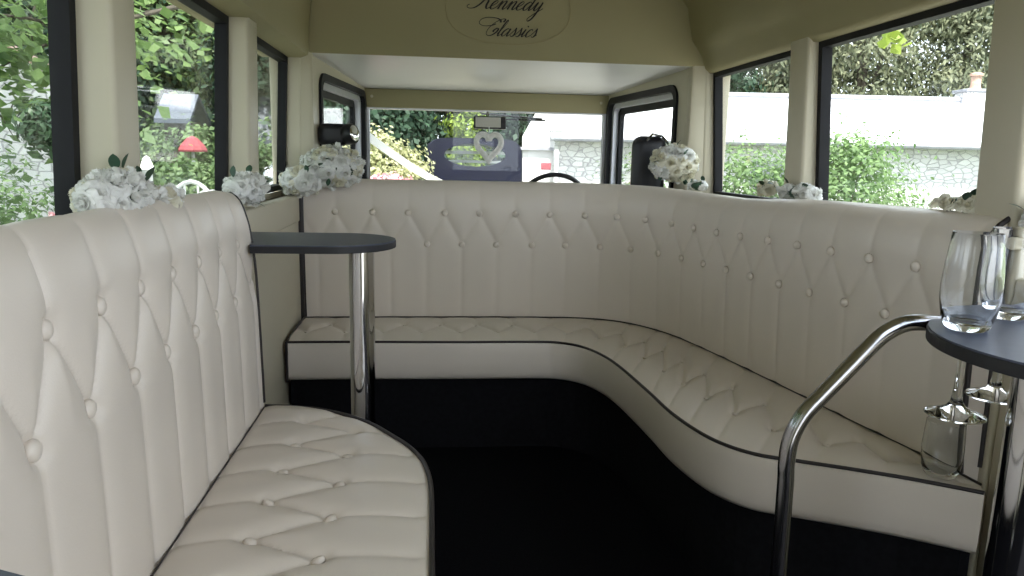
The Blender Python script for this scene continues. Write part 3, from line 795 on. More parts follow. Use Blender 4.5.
def bouquet(lobes, rb, label, seed, group=None, leaves=8, warm=.25, spacing=.8, face=Vector((0, -.75, .65)), core=True, cut=-.55):
    r = random.Random(seed)
    base = Vector((lobes[0][0][0], lobes[0][0][1], min(l[0][2]-l[1][2] for l in lobes)))
    root = empty('flower_bouquet', base); tag(root, label, 'flowers', group)
    pts = []
    for (c, rad, n) in lobes:
        c = Vector(c); tries = 0; got = 0
        while got < n and tries < 4000:
            tries += 1
            d = Vector((r.gauss(0, 1), r.gauss(0, 1), r.gauss(0, 1))).normalized()
            if d.dot(face.normalized()) < cut: continue
            p = c + Vector((d.x*rad[0], d.y*rad[1], d.z*rad[2]))
            if any((p-q[0]).length < rb*spacing*1.25 for q in pts): continue
            if any(((p.x-l[0][0])/l[1][0])**2 + ((p.y-l[0][1])/l[1][1])**2 + ((p.z-l[0][2])/l[1][2])**2 < .8 for l in lobes if Vector(l[0]) != c): continue
            pts.append((p, Vector((d.x/rad[0], d.y/rad[1], d.z/rad[2])).normalized())); got += 1
        if core:
            e = MB().ellip((c.x-base.x, c.y-base.y, c.z-base.z), tuple(x*.80 for x in rad), 14, 8).build('greenery', M['sprig'], root, smooth=True)
    for p, d in pts:
        k = r.choices([0, 1, 2, 3], [.5*(1-warm)*1.2, .5*(1-warm), warm*.6, warm*.5])[0]
        o = bpy.data.objects.new('rose', BL[k]); COL.objects.link(o); o.parent = root
        s_ = rb*r.uniform(.85, 1.15)
        dd = (d + Vector((r.uniform(-.25, .25), r.uniform(-.25, .25), r.uniform(-.25, .25)))).normalized()
        o.rotation_mode = 'QUATERNION'; o.rotation_quaternion = dd.to_track_quat('Z', 'Y')
        o.scale = (s_, s_, s_)
        o.location = p - base - dd*rb*.45
    for i in range(leaves):
        p, d = r.choice(pts)
        o = bpy.data.objects.new('leaf', LEAFM); COL.objects.link(o); o.parent = root
        side = d.cross(Vector((r.gauss(0, 1), r.gauss(0, 1), r.gauss(0, 1)))).normalized()
        o.rotation_mode = 'QUATERNION'; o.rotation_quaternion = (side*.8+d*.7).normalized().to_track_quat('X', 'Z')
        o.location = p - base + side*rb*.55 - d*rb*.15
    return root
bouquet([((-.415, 3.20, 1.105), (.130, .085, .090), 36), ((-.535, 3.15, 1.045), (.085, .065, .062), 16)], .038, 'large bouquet of white roses heaped on the left corner of the front backrest', 3, leaves=12, warm=.2)
bouquet([((1.085, 3.28, 1.148), (.112, .085, .083), 36)], .039, 'round bouquet of cream roses on the right corner of the front backrest', 5, leaves=8, warm=.75)
bouquet([((1.20, 3.27, 1.050), (.045, .05, .025), 6)], .025, 'small white sprig lying just right of the round cream bouquet', 6, leaves=4, warm=0)
bouquet([((-.565, 1.41, 1.075), (.045, .13, .050), 34), ((-.565, 1.60, 1.060), (.045, .10, .028), 16)], .031, 'low white bouquet on the left window ledge nearest the camera', 8, leaves=5, warm=.1, face=Vector((.6, -.4, .6)))
bouquet([((-.562, 2.34, 1.050), (.055, .14, .050), 32)], .030, 'small white bouquet on the left ledge behind the end of the side bench', 9, leaves=6, warm=.1, face=Vector((.6, -.5, .5)))
bouquet([((1.250, 2.44, 1.064), (.040, .12, .028), 14)], .034, 'low bright white bunch of flowers on the right ledge below the window post', 12, leaves=3, warm=0, face=Vector((-.6, -.3, .6)))
bouquet([((1.255, 2.68, 1.066), (.035, .045, .030), 6)], .030, 'small ivory bunch of flowers on the right ledge just beyond the bright white bunch', 13, leaves=2, warm=1, face=Vector((-.6, -.3, .6)))
bouquet([((1.280, 1.69, 1.074), (.030, .085, .018), 9)], .024, 'shaded cream bunch of flowers lying on the ledge under the nearest right window', 15, leaves=2, warm=.8, face=Vector((-.6, -.3, .6)))
bouquet([((1.290, 1.455, 1.05), (.034, .035, .042), 12)], .028, 'white flowers at the right edge of the photo beside the end of the backrest', 16, leaves=3, warm=.2)

# ------------------------------------------------------------------ name lettering on the bulkhead
YT = 3.3985
sign = empty('name_sign', (.335, YT, 1.80)); tag(sign, 'name written in flowing dark script inside a raised oval on the bulkhead', 'sign')
m = MB()
k = 96; ring = []
for i in range(k):
    a = 2*math.pi*i/k
    ca, sa = math.cos(a), math.sin(a)
    ex = .275*abs(ca)**.86*(1 if ca > 0 else -1); ez = .148*abs(sa)**.86*(1 if sa > 0 else -1)
    ring.append((ex, 0, ez))
m.tube(ring + [ring[0]], .0035, 6, cap=False).shear(lambda v: (v[0], v[1]*.6, v[2])).build('oval_moulding', M['emboss'], sign, smooth=True)
def stroke(m, pts, wmin, wmax, slant, sc, ox, oz):
    """a broad-nibbed pen line: thick on the downstrokes, hair-thin on the upstrokes"""
    C_ = catmull([(x, z) for x, z in pts], 7)
    C_ = np.stack([(C_[:, 0]*1.22 + C_[:, 1]*slant)*sc + ox, C_[:, 1]*sc + oz], 1)
    d = np.gradient(C_, axis=0); d /= np.maximum(np.linalg.norm(d, axis=1, keepdims=True), 1e-9)
    down = np.clip(-d[:, 1], 0, 1)
    for _ in range(3): down[1:-1] = (down[:-2]+down[1:-1]*2+down[2:])/4
    w = (wmin + (wmax-wmin)*down**1.2)*sc
    nn = np.stack([-d[:, 1], d[:, 0]], 1)
    L_ = C_ + nn*w[:, None]; R_ = C_ - nn*w[:, None]; n_ = len(C_)
    vs = [(x, 0, z) for x, z in L_] + [(x, 0, z) for x, z in R_] + [(x, -.0012, z) for x, z in L_] + [(x, -.0012, z) for x, z in R_]
    fs = []
    for i in range(n_-1):
        fs += [(i, i+1, i+1+n_, i+n_), (i+2*n_, i+3*n_, i+1+3*n_, i+1+2*n_), (i, i+2*n_, i+1+2*n_, i+1), (i+n_, i+n_+1, i+1+3*n_, i+3*n_)]
    m.add(vs, fs)
G = {
 'e': ([[(0, .3), (.30, .50), (.50, .80), (.40, 1.0), (.18, .85), (.06, .45), (.15, .08), (.38, 0), (.70, .30)]], .70),
 'n': ([[(0, .3), (.12, .75), (.22, .98), (.24, .8), (.20, .02)], [(.21, .30), (.42, .85), (.62, 1.0), (.68, .8), (.64, .20), (.74, 0), (.98, .30)]], .98),
 'd': ([[(.62, .82), (.42, 1.0), (.14, .72), (.06, .30), (.20, 0), (.42, .12), (.66, .80)], [(.74, 2.1), (.72, 1.2), (.66, .20), (.76, 0), (1.0, .30)]], 1.0),
 'y': ([[(0, .3), (.14, .9), (.22, .9), (.18, .25), (.30, .0), (.52, .30), (.68, 1.0)], [(.68, 1.0), (.66, .0), (.55, -.9), (.30, -1.25), (.12, -1.0), (.30, -.6), (.80, .0), (1.05, .30)]], 1.0),
 'l': ([[(0, .3), (.26, 1.0), (.40, 1.75), (.32, 2.1), (.20, 1.7), (.14, .8), (.14, .15), (.26, 0), (.50, .30)]], .50),
 'a': ([[(.62, .82), (.42, 1.0), (.14, .72), (.06, .30), (.20, 0), (.42, .12), (.66, .80)], [(.68, 1.0), (.66, .20), (.76, 0), (1.0, .30)]], 1.0),
 's': ([[(0, .3), (.20, .80), (.28, 1.12), (.30, .95), (.44, .45), (.40, .08), (.22, -.02), (.06, .14)], [(.34, .02), (.62, .30)]], .62),
 'i': ([[(0, .3), (.16, .98), (.16, .6), (.14, .15), (.24, 0), (.48, .30)], [(.26, 1.42), (.24, 1.34), (.25, 1.28)]], .48),
 'c': ([[(.52, .80), (.44, 1.0), (.20, .90), (.06, .45), (.16, .06), (.36, 0), (.66, .30)]], .66),
 'C': ([[(.95, 1.0), (1.15, .90), (1.15, .55), (.85, .10), (.45, .0), (.10, .30), (.05, 1.0), (.40, 1.75), (.95, 2.2), (1.30, 2.15), (1.25, 1.80)], [(.55, 1.55), (.10, 1.30), (-.70, 1.25), (-1.30, 1.55), (-1.35, 2.05), (-.80, 2.35), (.20, 2.30), (.80, 2.05), (.95, 1.75)], [(.95, 1.0), (.80, .80), (.72, .60), (.85, .50)]], 1.35),
 'K': ([[(.95, 2.3), (.75, 1.6), (.50, .7), (.10, .1), (-.45, .0), (-.75, .25), (-.60, .45)], [(1.9, 2.2), (1.55, 2.2), (1.0, 1.4), (.72, 1.1)], [(.72, 1.1), (1.05, .95), (1.10, .40), (1.30, .02), (1.60, .25)], [(.30, 1.4), (-.35, 1.5), (-.55, 2.0), (.0, 2.35), (.95, 2.3)]], 1.55),
}
def word(txt, x0, zb, sc):
    x = x0
    for ch in txt:
        st, adv = G[ch]; m = MB()
        for p in st: stroke(m, p, .040, .105 if ch.islower() else .12, .62, sc, 0, 0)
        o = m.build('letter', M['ink'], sign); o.location = (x - .335, -.0008, zb - 1.80)
        x += adv*sc*1.2
word('Kennedy', .178, 1.799, .0360)
word('Classics', .226, 1.687, .0325)

# ------------------------------------------------------------------ things in the cab
# black lamp-like unit behind the left bouquet
r_ = empty('spot_lamp', (-.43, 3.53, 1.03)); tag(r_, 'black boxy lamp with a round glass end, above the left rose bouquet', 'lamp')
MB().box(-.085, .045, -.04, .04, .165, .265).build('housing', M['black'], r_, bevel=.028, seg=5, smooth=True)
c = MB().lathe([(0, 0), (.042, 0), (.047, .006), (.047, .040), (.042, .050), (.040, .050), (.040, .046), (0, .046)], seg=32).build('lens_barrel', M['black'], r_, smooth=True)
c.location = (.035, -.005, .215); c.rotation_euler = (0, math.radians(80), math.radians(-25))
c = MB().ellip((0, 0, .048), (.038, .038, .010), 24, 8).build('lens', M['mirrorglass'], r_, smooth=True)
c.location = (.035, -.005, .215); c.rotation_euler = (0, math.radians(80), math.radians(-25))
MB().tube([(-.02, 0, .17), (-.02, -.01, .02), (-.02, -.05, -.02), (-.02, -.07, -.06)], .010, 10).build('bracket', M['black'], r_, smooth=True)
# dark padded headrest behind the right bouquet
r_ = empty('headrest', (1.04, 3.53, .95)); tag(r_, 'dark padded headrest standing behind the round cream bouquet', 'headrest')
MB().box(-.085, .075, -.055, .045, 0, .325).build('cushion', M['black'], r_, bevel=.045, seg=6, smooth=True)
MB().tube([(-.03, -.045, .30), (.0, -.035, .333), (.05, -.03, .325), (.082, -.03, .29)], .006, 8).build('metal_strip', M['steel'], r_, smooth=True)
MB().box(-.05, .05, -.09, -.05, -.02, .06).build('mount', M['black'], r_, bevel=.005)
# steering wheel
cx, cy, cz = .672, 4.12, .905
r_ = empty('steering_wheel', (cx, cy, cz)); tag(r_, 'thin black steering wheel rim rising above the front backrest', 'steering wheel')
T_ = Matrix.Rotation(math.radians(-62), 4, 'X')
ring = [T_ @ Vector((  .19*math.cos(a),   .19*math.sin(a), 0)) for a in [2*math.pi*i/48 for i in range(49)]]
MB().tube(ring, .0125, 12, cap=False).build('rim', M['black'], r_, smooth=True)
for a in (90, 210, 330):
    p = T_ @ Vector((  .19*math.cos(math.radians(a)),   .19*math.sin(math.radians(a)), 0)); q0 = T_ @ Vector((0, 0, -.03))
    MB().tube([q0, p], [.012, .008], 8).build('spoke', M['steel'], r_, smooth=True)
MB().ellip((0, 0, 0), (.04, .04, .04), 16, 10).build('hub', M['black'], r_, smooth=True)
MB().tube([(0, 0, 0), (0, .16, -.30), (0, .36, -.903)], .022, 12).build('column', M['black'], r_, smooth=True)
# mirror with wicker heart
r_ = empty('rear_view_mirror', (.345, 4.52, 1.421)); tag(r_, 'black interior mirror hanging from the board above the windscreen', 'mirror'); r_.rotation_euler = (math.radians(-9), 0, 0)
MB().tube([(-.01, .055, .014), (-.01, .02, -.03), (-.01, -.02, -.05)], .006, 8).build('stem', M['steel'], r_, smooth=True)
MB().box(-.10, .092, -.045, -.02, -.105, -.030).build('casing', M['black'], r_, bevel=.008, seg=3, smooth=True)
MB().box(-.090, .060, -.047, -.044, -.097, -.038).build('mirror_glass', M['mirrorglass'], r_)
hr = empty('hanging_heart', (.335, 4.455, 1.31)); tag(hr, 'white wicker heart hanging below the interior mirror', 'heart ornament')
hp = []
for i in range(61):
    t_ = 2*math.pi*i/60
    hp.append((.0046*16*math.sin(t_)**3, 0, .0055*(13*math.cos(t_)-5*math.cos(2*t_)-2*math.cos(3*t_)-math.cos(4*t_)) - .085))
MB().tube(hp, .0175, 10, cap=False).build('woven_ring', M['wicker'], hr, smooth=True)
MB().tube([(0, 0, -.045), (0, 0, .025)], .002, 6).build('cord', M['ribbon'], hr, smooth=True)
# wiper
w_ = empty('wiper_arm', (.46, YF+.058, 1.41)); tag(w_, 'thin black wiper lying along the top of the windscreen outside', 'wiper')
MB().tube([(-.16, 0, .012), (.22, 0, -.012)], .006, 8).build('arm', M['black'], w_, smooth=True)
MB().box(-.08, .24, .004, .012, -.024, -.014).build('blade', M['rubber'], w_)
MB().tube([(-.16, 0, .012), (-.16, .0, .05)], .010, 8).build('pivot', M['black'], w_, smooth=True)
# bus bonnet and its wedding ribbon
hood = empty('bonnet', (.34, 5.6, .2)); tag(hood, 'cream bonnet in front of the windscreen that the white ribbon runs down to', 'bonnet')
vs = []; npf = 17
for y, w, h in ((-.98, .62, .62), (-.5, .58, .62), (.2, .50, .60), (.8, .42, .57), (1.02, .38, .50)):
    for k in range(npf):
        a = math.pi*k/(npf-1); vs.append((w*math.cos(a)*(1-.0*abs(math.sin(a))), y, h*math.sin(a)**.6 - .9 + .9 if True else 0))
nf = []
for i in range(4):
    for k in range(npf-1):
        q = i*npf+k; nf.append((q, q+1, q+npf+1, q+npf))
nf += [tuple(range(npf)), tuple(4*npf+k for k in range(npf))[::-1]]
MB().add(vs, nf).build('bonnet_panel', M['trim'], hood, smooth=True)
MB().box(-.40, .40, -.95, .98, -.9, .0).build('engine_bay', M['black'], hood, bevel=.02)
MB().lathe([(0, .55), (.02, .55), (.012, .60), (.02, .64), (0, .66)], cx=0, cy=.92, seg=16).build('mascot', M['chrome'], hood, smooth=True)
m = MB()
A_ = Vector((-.41, YF+.045, 1.285)); B_ = Vector((.34, 6.52, .835)); n_ = 20
vs = []
for i in range(n_+1):
    u = i/n_; p = A_.lerp(B_, u) + Vector((0, 0, -.05*math.sin(math.pi*u)))
    wv = .026
    vs += [(p.x-.006, p.y-.0, p.z-wv), (p.x+.006, p.y+.0, p.z+wv), (p.x-.004, p.y+.003, p.z-wv), (p.x+.008, p.y+.003, p.z+wv)]
fs = []
for i in range(n_):
    a = i*4; b = a+4
    fs += [(a, a+1, b+1, b), (a+2, b+2, b+3, a+3), (a, b, b+2, a+2), (a+1, a+3, b+3, b+1)]
tag(m.add(vs, fs).build('wedding_ribbon', M['ribbon'], None), 'white ribbon slanting down from the left side of the windscreen', 'ribbon')
# E_CAB

# ------------------------------------------------------------------ outdoors
GZ = -.70
tag(MB().box(-60, 70, -30, 90, GZ-.2, GZ).build('ground', M['ground']), kind='structure')
M['gravel'] = mat('pale_gravel', (.46, .45, .42), rough=1.0, noise=.25, nscale=40, bump=.6, bscale=120)
bounce_poly = [(-1.6, -14), (9, -14), (8, 2), (4.5, 5.2), (3.6, 9.5), (3.2, 14), (-.2, 14), (-1.2, 6), (-1.6, 2)]
tag(MB().prism(bounce_poly, GZ, GZ+.02).build('bounce_gravel', M['gravel']), kind='structure')  # pale strip added so sunlit gravel bounces light into the bus
cy_, sy_ = math.cos(math.radians(6.3)), math.sin(math.radians(6.3))
def W(a, d): return (a*cy_ + d*sy_, d*cy_ - a*sy_)      # square to the cottage front

def leaves_mesh(name, pos, nrm, size, aspect, mt, parent, seed=0, droop=0.0):
    n = len(pos); g = np.random.default_rng(seed)
    a = g.normal(size=(n, 3)); a -= nrm*np.sum(a*nrm, 1, keepdims=True); a[:, 2] -= droop
    a /= np.linalg.norm(a, axis=1, keepdims=True)
    b = np.cross(nrm, a); b /= np.maximum(np.linalg.norm(b, axis=1, keepdims=True), 1e-6)
    L = (size*g.uniform(.6, 1.3, n))[:, None]; Wd = L*aspect
    v = np.stack([pos - a*L*.5, pos + b*Wd*.5 + a*L*.05 + nrm*L*.08, pos + a*L*.5, pos - b*Wd*.5 + a*L*.05 + nrm*L*.08], 1).reshape(-1, 3)
    me = bpy.data.meshes.new(name)
    me.vertices.add(4*n); me.vertices.foreach_set('co', v.astype(np.float32).ravel())
    me.loops.add(4*n); me.loops.foreach_set('vertex_index', np.arange(4*n, dtype=np.int32))
    me.polygons.add(n); me.polygons.foreach_set('loop_start', np.arange(0, 4*n, 4, dtype=np.int32)); me.polygons.foreach_set('loop_total', np.full(n, 4, dtype=np.int32))
    me.update(calc_edges=True); me.materials.append(mt)
    o = bpy.data.objects.new(name, me); COL.objects.link(o); o.parent = parent
    return o

def plant(name, label, cat, base, crown_c, rad, n, size, mt, seed, group=None, clumps=60, cr=.28, aspect=.6, shape='ball', trunk=.12, droop=0., fill=.35, branches=5):
    """crown_c and rad in metres, relative to the base point on the ground"""
    g = np.random.default_rng(seed)
    root = empty(name, base); tag(root, label, cat, group)
    d = g.normal(size=(clumps, 3)); d /= np.linalg.norm(d, axis=1, keepdims=True)
    rr = g.uniform(fill, 1, clumps)**.5
    rad = np.array(rad, float); cc = np.array(crown_c, float)
    if shape == 'cone':
        h = g.uniform(0, 1, clumps)**1.2; an = g.uniform(0, 2*np.pi, clumps); q = (1-h)*g.uniform(.6, 1, clumps)
        cl = np.stack([cc[0]+rad[0]*q*np.cos(an), cc[1]+rad[1]*q*np.sin(an), cc[2]-rad[2]+2*rad[2]*h], 1)
        d = np.stack([np.cos(an), np.sin(an), np.full(clumps, .35)], 1)
    else:
        cl = cc + d*rr[:, None]*rad
    idx = g.integers(0, clumps, n)
    sp = float(np.mean(rad))*cr
    off = g.normal(size=(n, 3))*sp*np.array([1, 1, .7])
    pos = cl[idx] + off
    nr = off/sp*.6 + d[idx]*.6 + np.array([0, 0, .5]) + g.normal(size=(n, 3))*.5
    nr /= np.linalg.norm(nr, axis=1, keepdims=True)
    keep = pos[:, 2] > .02
    leaves_mesh('crown', pos[keep], nr[keep], size, aspect, mt, root, seed, droop)
    if trunk:
        m = MB()
        top = (cc[0], cc[1], cc[2]+ (rad[2]*.5 if shape != 'cone' else rad[2]*.8))
        m.tube([(0, 0, 0), (cc[0]*.3, cc[1]*.3, cc[2]*.5), top], [trunk, trunk*.75, trunk*.25], 8)
        for k in range(branches):
            e = cl[k]; z_ = max(.15, cc[2]-rad[2]*.5)
            m.tube([(cc[0]*.6, cc[1]*.6, z_), tuple((e+np.array([cc[0]*.6, cc[1]*.6, z_+.2]))/2), tuple(e)], [trunk*.4, trunk*.3, trunk*.1], 6)
        m.build('trunk', M['bark'], root, smooth=True)
    return root

# long cottage with a slate roof, to the right
cot = empty('cottage', (*W(6.0, 16.6), GZ), -math.radians(6.3)); tag(cot, 'long low white stone cottage with a pale slate roof seen through the right windows', 'building')
XL, XR, D0, D1 = -5.2, 4.45, -1.6, 1.6     # local axes: x along the front, y away from the bus
ez, rz = 2.30, 3.27
MB().box(XL, XR, D0+.2, D1-.2, 0, ez-.02).build('stone_wall', M['stone'], cot)
m = MB()
for x in (XL, XR-.3):
    vs = [(x, D0+.2, ez-.1), (x, D1-.2, ez-.1), (x, 0, rz-.1), (x+.3, D0+.2, ez-.1), (x+.3, D1-.2, ez-.1), (x+.3, 0, rz-.1)]
    m.add(vs, [(0, 1, 2), (3, 5, 4), (0, 3, 4, 1), (1, 4, 5, 2), (2, 5, 3, 0)])
m.build('gable', M['stone'], cot)
def roof_plane(parent, name, x0, x1, y0, z0, y1, z1, mt, th=.08):
    vs = [(x0, y0, z0), (x1, y0, z0), (x1, y1, z1), (x0, y1, z1), (x0, y0, z0-th), (x1, y0, z0-th), (x1, y1, z1-th), (x0, y1, z1-th)]
    o = link_mesh(name, vs, [(0, 1, 2, 3), (4, 7, 6, 5), (0, 4, 5, 1), (1, 5, 6, 2), (2, 6, 7, 3), (3, 7, 4, 0)], mt, parent, smooth=False)
    uv = o.data.uv_layers.new(name='UVMap')
    L_ = math.hypot(y1-y0, z1-z0)
    for li, l in enumerate(o.data.loops):
        v = vs[l.vertex_index]; uv.data[li].uv = (v[0], math.hypot(v[1]-y0, v[2]-z0))
    return o
roof_plane(cot, 'roof', XL-.1, XR+.15, D0-.1, ez, .0, rz, M['slate'])
roof_plane(cot, 'roof', XL-.1, XR+.15, D1+.1, ez, .0, rz, M['slate'])
MB().tube([(XL-.1, 0, rz+.02), (XR+.15, 0, rz+.02)], .07, 8).build('ridge', M['lead'], cot, smooth=True)
MB().tube([(XL-.1, D0-.14, ez-.05), (XR+.15, D0-.14, ez-.05)], .055, 8).build('gutter', M['lead'], cot, smooth=True)
ch = MB().box(3.66, 4.26, -.25, .25, 2.9, 3.46).build('chimney_stack', M['stone'], cot, bevel=.02)
MB().box(3.62, 4.30, -.29, .29, 3.46, 3.52).build('chimney_cap', M['lead'], cot, bevel=.01)
MB().lathe([(0, 3.52), (.12, 3.52), (.10, 3.62), (.10, 3.80), (.13, 3.81), (.13, 3.86), (.07, 3.88), (0, 3.88)], cx=3.95, cy=0, seg=20).build('chimney_pot', M['pot'], cot, smooth=True)
for x in (-3.6,):
    MB().box(x, x+.07, D0+.10, D0+.17, 0, ez-.08).build('downpipe', M['lead'], cot)
MB().box(-1.2, -.5, D0+.17, D0+.26, .0, 1.9).build('door', M['lead'], cot, bevel=.01)

# taller white house ahead, seen through the windscreen
hs = empty('house', (*W(.2, 15.6), GZ), -math.radians(6.3)); tag(hs, 'white house front with narrow barred windows beyond the parked car', 'building')
vs = [(-.0, 0, 0), (1.6, 0, 0), (1.6, 0, 2.9), (.55, 0, 3.4), (-.05, 0, 2.3), (-.0, 2, 0), (1.6, 2, 0), (1.6, 2, 2.9), (.55, 2, 3.4), (-.05, 2, 2.3)]
MB().add(vs, [(0, 1, 2, 3, 4), (5, 9, 8, 7, 6), (0, 5, 6, 1), (1, 6, 7, 2), (2, 7, 8, 3), (3, 8, 9, 4), (4, 9, 5, 0)]).build('wall', M['render'], hs)
for z in (1.95, 1.45):
    f = MB().box(.72, 1.02, -.03, .02, z, z+.34).build('window', M['whitemetal'], hs, bevel=.005)
    MB().box(.75, .99, -.035, -.025, z+.03, z+.15).box(.75, .99, -.035, -.025, z+.18, z+.31).build('pane', M['carglass'], f)
MB().box(-.12, .62, -.08, 0, 2.02, 2.08).build('ledge', M['lead'], hs)
rs = MB().box(-.10, .10, -.02, .02, -.07, .07).build('red_sign', M['redcloth'], None, bevel=.01); rs.location = (*W(.62, 14.9), 1.0); rs.rotation_euler = (0, 0, -math.radians(6.3))
tag(rs, 'small faded red board standing in front of the white house', 'sign')
m = MB().box(-.02, .02, -.015, .015, -.5, 0); 
rp = m.build('post', M['whitemetal'], rs); rp.location = (0, .0, -.07+.0); rp.scale = (1, 1, (1.0-.07-GZ)/.5)

# lantern post
lp = empty('street_lamp', (2.0, 12.0, GZ)); tag(lp, 'white lantern on a post between the parked car and the white house', 'street lamp')
MB().lathe([(.09, 0), (.09, .1), (.045, .2), (.035, 1.9), (.05, 1.95), (.03, 2.0), (0, 2.0)], seg=16).build('post', M['whitemetal'], lp, smooth=True)
MB().lathe([(0, 2.0), (.06, 2.0), (.10, 2.28), (.0, 2.28)], seg=6).build('lantern_glass', M['pane'], lp)
MB().lathe([(.13, 2.28), (.15, 2.30), (.05, 2.42), (.02, 2.46), (.02, 2.52), (0, 2.54)], seg=6).build('lantern_roof', M['whitemetal'], lp)

# parked vintage car ahead
CY = 10.5; car = empty('vintage_car', (.60, CY, GZ)); tag(car, 'dark navy vintage car with an oval rear window parked ahead of the windscreen', 'car'); car.scale = (1.07, 1, 1)
def rr2(w, z0, z1, r, n=8):
    return rrect(-w, w, z0, z1, r, n)
# cabin back with the oval opening
def se(a, w_, h_, n_):
    c_, s_ = math.cos(a), math.sin(a)
    return (w_*math.copysign(abs(c_)**(2/n_), c_), h_*math.copysign(abs(s_)**(2/n_), s_))
angs = [2*math.pi*i/72 for i in range(72)]
outr = [(se(a, .62, .4825, 5.5)[0], 1.6325 + se(a, .62, .4825, 5.5)[1]) for a in angs]; kk_ = len(outr)
inn = [(.40*math.cos(a), 1.88 + .155*math.sin(a)) for a in angs]
vs = []
for y in (-.0, .06): vs += [(x, y, z) for x, z in outr] + [(x, y, z) for x, z in inn]
fs = []
for i in range(kk_):
    j = (i+1) % kk_
    fs += [(i, j, j+kk_, i+kk_), (i+2*kk_, i+3*kk_, j+3*kk_, j+2*kk_), (i+kk_, j+kk_, j+3*kk_, i+3*kk_)]
MB().add(vs, fs).build('rear_panel', M['carpaint'], car, smooth=True)
vs = [(x, y, z) for y in (.03, .036) for x, z in inn]
MB().add(vs, [tuple(range(kk_)), tuple(range(kk_, 2*kk_))[::-1]]).build('oval_window', M['pane'], car)
# roof and sides swept forward
vs = []; top_ = [p for p in outr]
for y, sc_, dz in ((.0, 1.0, 0), (.5, 1.04, .01), (1.2, 1.04, .0), (1.7, 1.0, -.06)):
    vs += [(x*sc_, y, 1.15+(z-1.15)*1.0+dz) for x, z in outr]
fs = []
for i in range(3):
    for k in range(kk_):
        x_, z_ = outr[k]; x2, z2 = outr[(k+1) % kk_]
        if (z_ + z2)/2 > 1.98 or (z_+z2)/2 < 1.3 or (i == 0): fs.append((i*kk_+k, i*kk_+(k+1) % kk_, (i+1)*kk_+(k+1) % kk_, (i+1)*kk_+k))
rf = MB().add(vs, fs).build('roof', M['carpaint'], car, smooth=True)
sm_ = rf.modifiers.new('thickness', 'SOLIDIFY'); sm_.thickness = .03
MB().box(-.72, .72, -.5, 3.3, .35, 1.17).build('body', M['carpaint'], car, bevel=.16, seg=6, smooth=True)
MB().box(-.50, .50, .5, .62, 1.15, 1.62).build('seat_back', M['alu'], car, bevel=.05, smooth=True)
for x in (-.60, .60):
    MB().box(x-.03, x+.03, 1.66, 1.72, 1.15, 2.05).build('windscreen_pillar', M['carpaint'], car, bevel=.01)
MB().box(-.6, .6, 1.64, 1.70, 1.76, 1.80).build('white_band', M['ribbon'], car)
MB().box(-.6, .6, 1.64, 1.70, 1.90, 1.95).build('white_band', M['ribbon'], car)
for x in (-.66, .66):
    for y in (.15, 2.6):
        o = MB().lathe([(0, -.08), (.20, -.08), (.22, -.06), (.33, -.07), (.36, -.03), (.36, .03), (.33, .07), (.22, .06), (.20, .08), (0, .08)], seg=28).build('wheel', M['rubber'], car, smooth=True)
        o.rotation_euler = (0, math.pi/2, 0); o.location = (x, y, .36)
        h_ = MB().lathe([(0, .10), (.12, .09), (.19, .075), (.19, .0), (0, .0)], seg=24).build('hubcap', M['chrome'], o, smooth=True)
        if x < 0: h_.rotation_euler = (math.pi, 0, 0)

# stone outbuilding to the left
ob = empty('stone_outbuilding', (-6.2, 10.2, GZ)); tag(ob, 'white stone outbuilding with a sloping coping behind the clipped bay tree', 'building')
vs = [(-4, -1.2, 0), (2.25, -1.2, 0), (2.25, -1.2, 2.55), (-1.0, -1.2, 4.2), (-4, -1.2, 2.7), (-4, -.75, 0), (2.25, -.75, 0), (2.25, -.75, 2.55), (-1.0, -.75, 4.2), (-4, -.75, 2.7)]
MB().add(vs, [(0, 1, 2, 3, 4), (5, 9, 8, 7, 6), (0, 5, 6, 1), (1, 6, 7, 2), (2, 7, 8, 3), (3, 8, 9, 4), (4, 9, 5, 0)]).build('stone_wall', M['stone'], ob)
def bar(m, p, q, w, h):
    p = Vector(p); q = Vector(q); d = (q-p).normalized(); n_ = Vector((-d.z, 0, d.x))
    vs = [p+Vector((0, -w, 0)), q+Vector((0, -w, 0)), q+Vector((0, w, 0)), p+Vector((0, w, 0))]
    vs += [v+n_*h for v in vs]
    return m.add(vs, [(0, 3, 2, 1), (4, 5, 6, 7), (0, 1, 5, 4), (1, 2, 6, 5), (2, 3, 7, 6), (3, 0, 4, 7)])
bar(MB(), (-1.0, -1.0, 4.2), (2.3, -1.15, 2.52), .14, .06).build('coping', M['pot'], ob)

# slate roofs added among the left trees in place of pane reflections
for i, (x, y, w, zt, zb, lab) in enumerate(((-4.86, 15.2, .33, 2.24, 1.74, 'added blue-grey roof standing in for a pane reflection in the second left window'),
                                          (-3.42, 16.2, .16, 2.30, 1.40, 'narrow added roof standing in for a pane reflection in the farthest left window'))):
    s_ = empty('reflection_roof', (x, y, GZ)); tag(s_, lab, 'reflection_roof')
    roof_plane(s_, 'roof', -w, w, -.35, zb-GZ, .25, zt-GZ, M['slate2'])
    MB().box(-w+.10, w-.10, -.1, .6, 0, zb-GZ-.03).build('wall', M['bark'], s_)
    roof_plane(s_, 'roof', -w, w, 1.0, zb-GZ, .25, zt-GZ, M['slate2'])

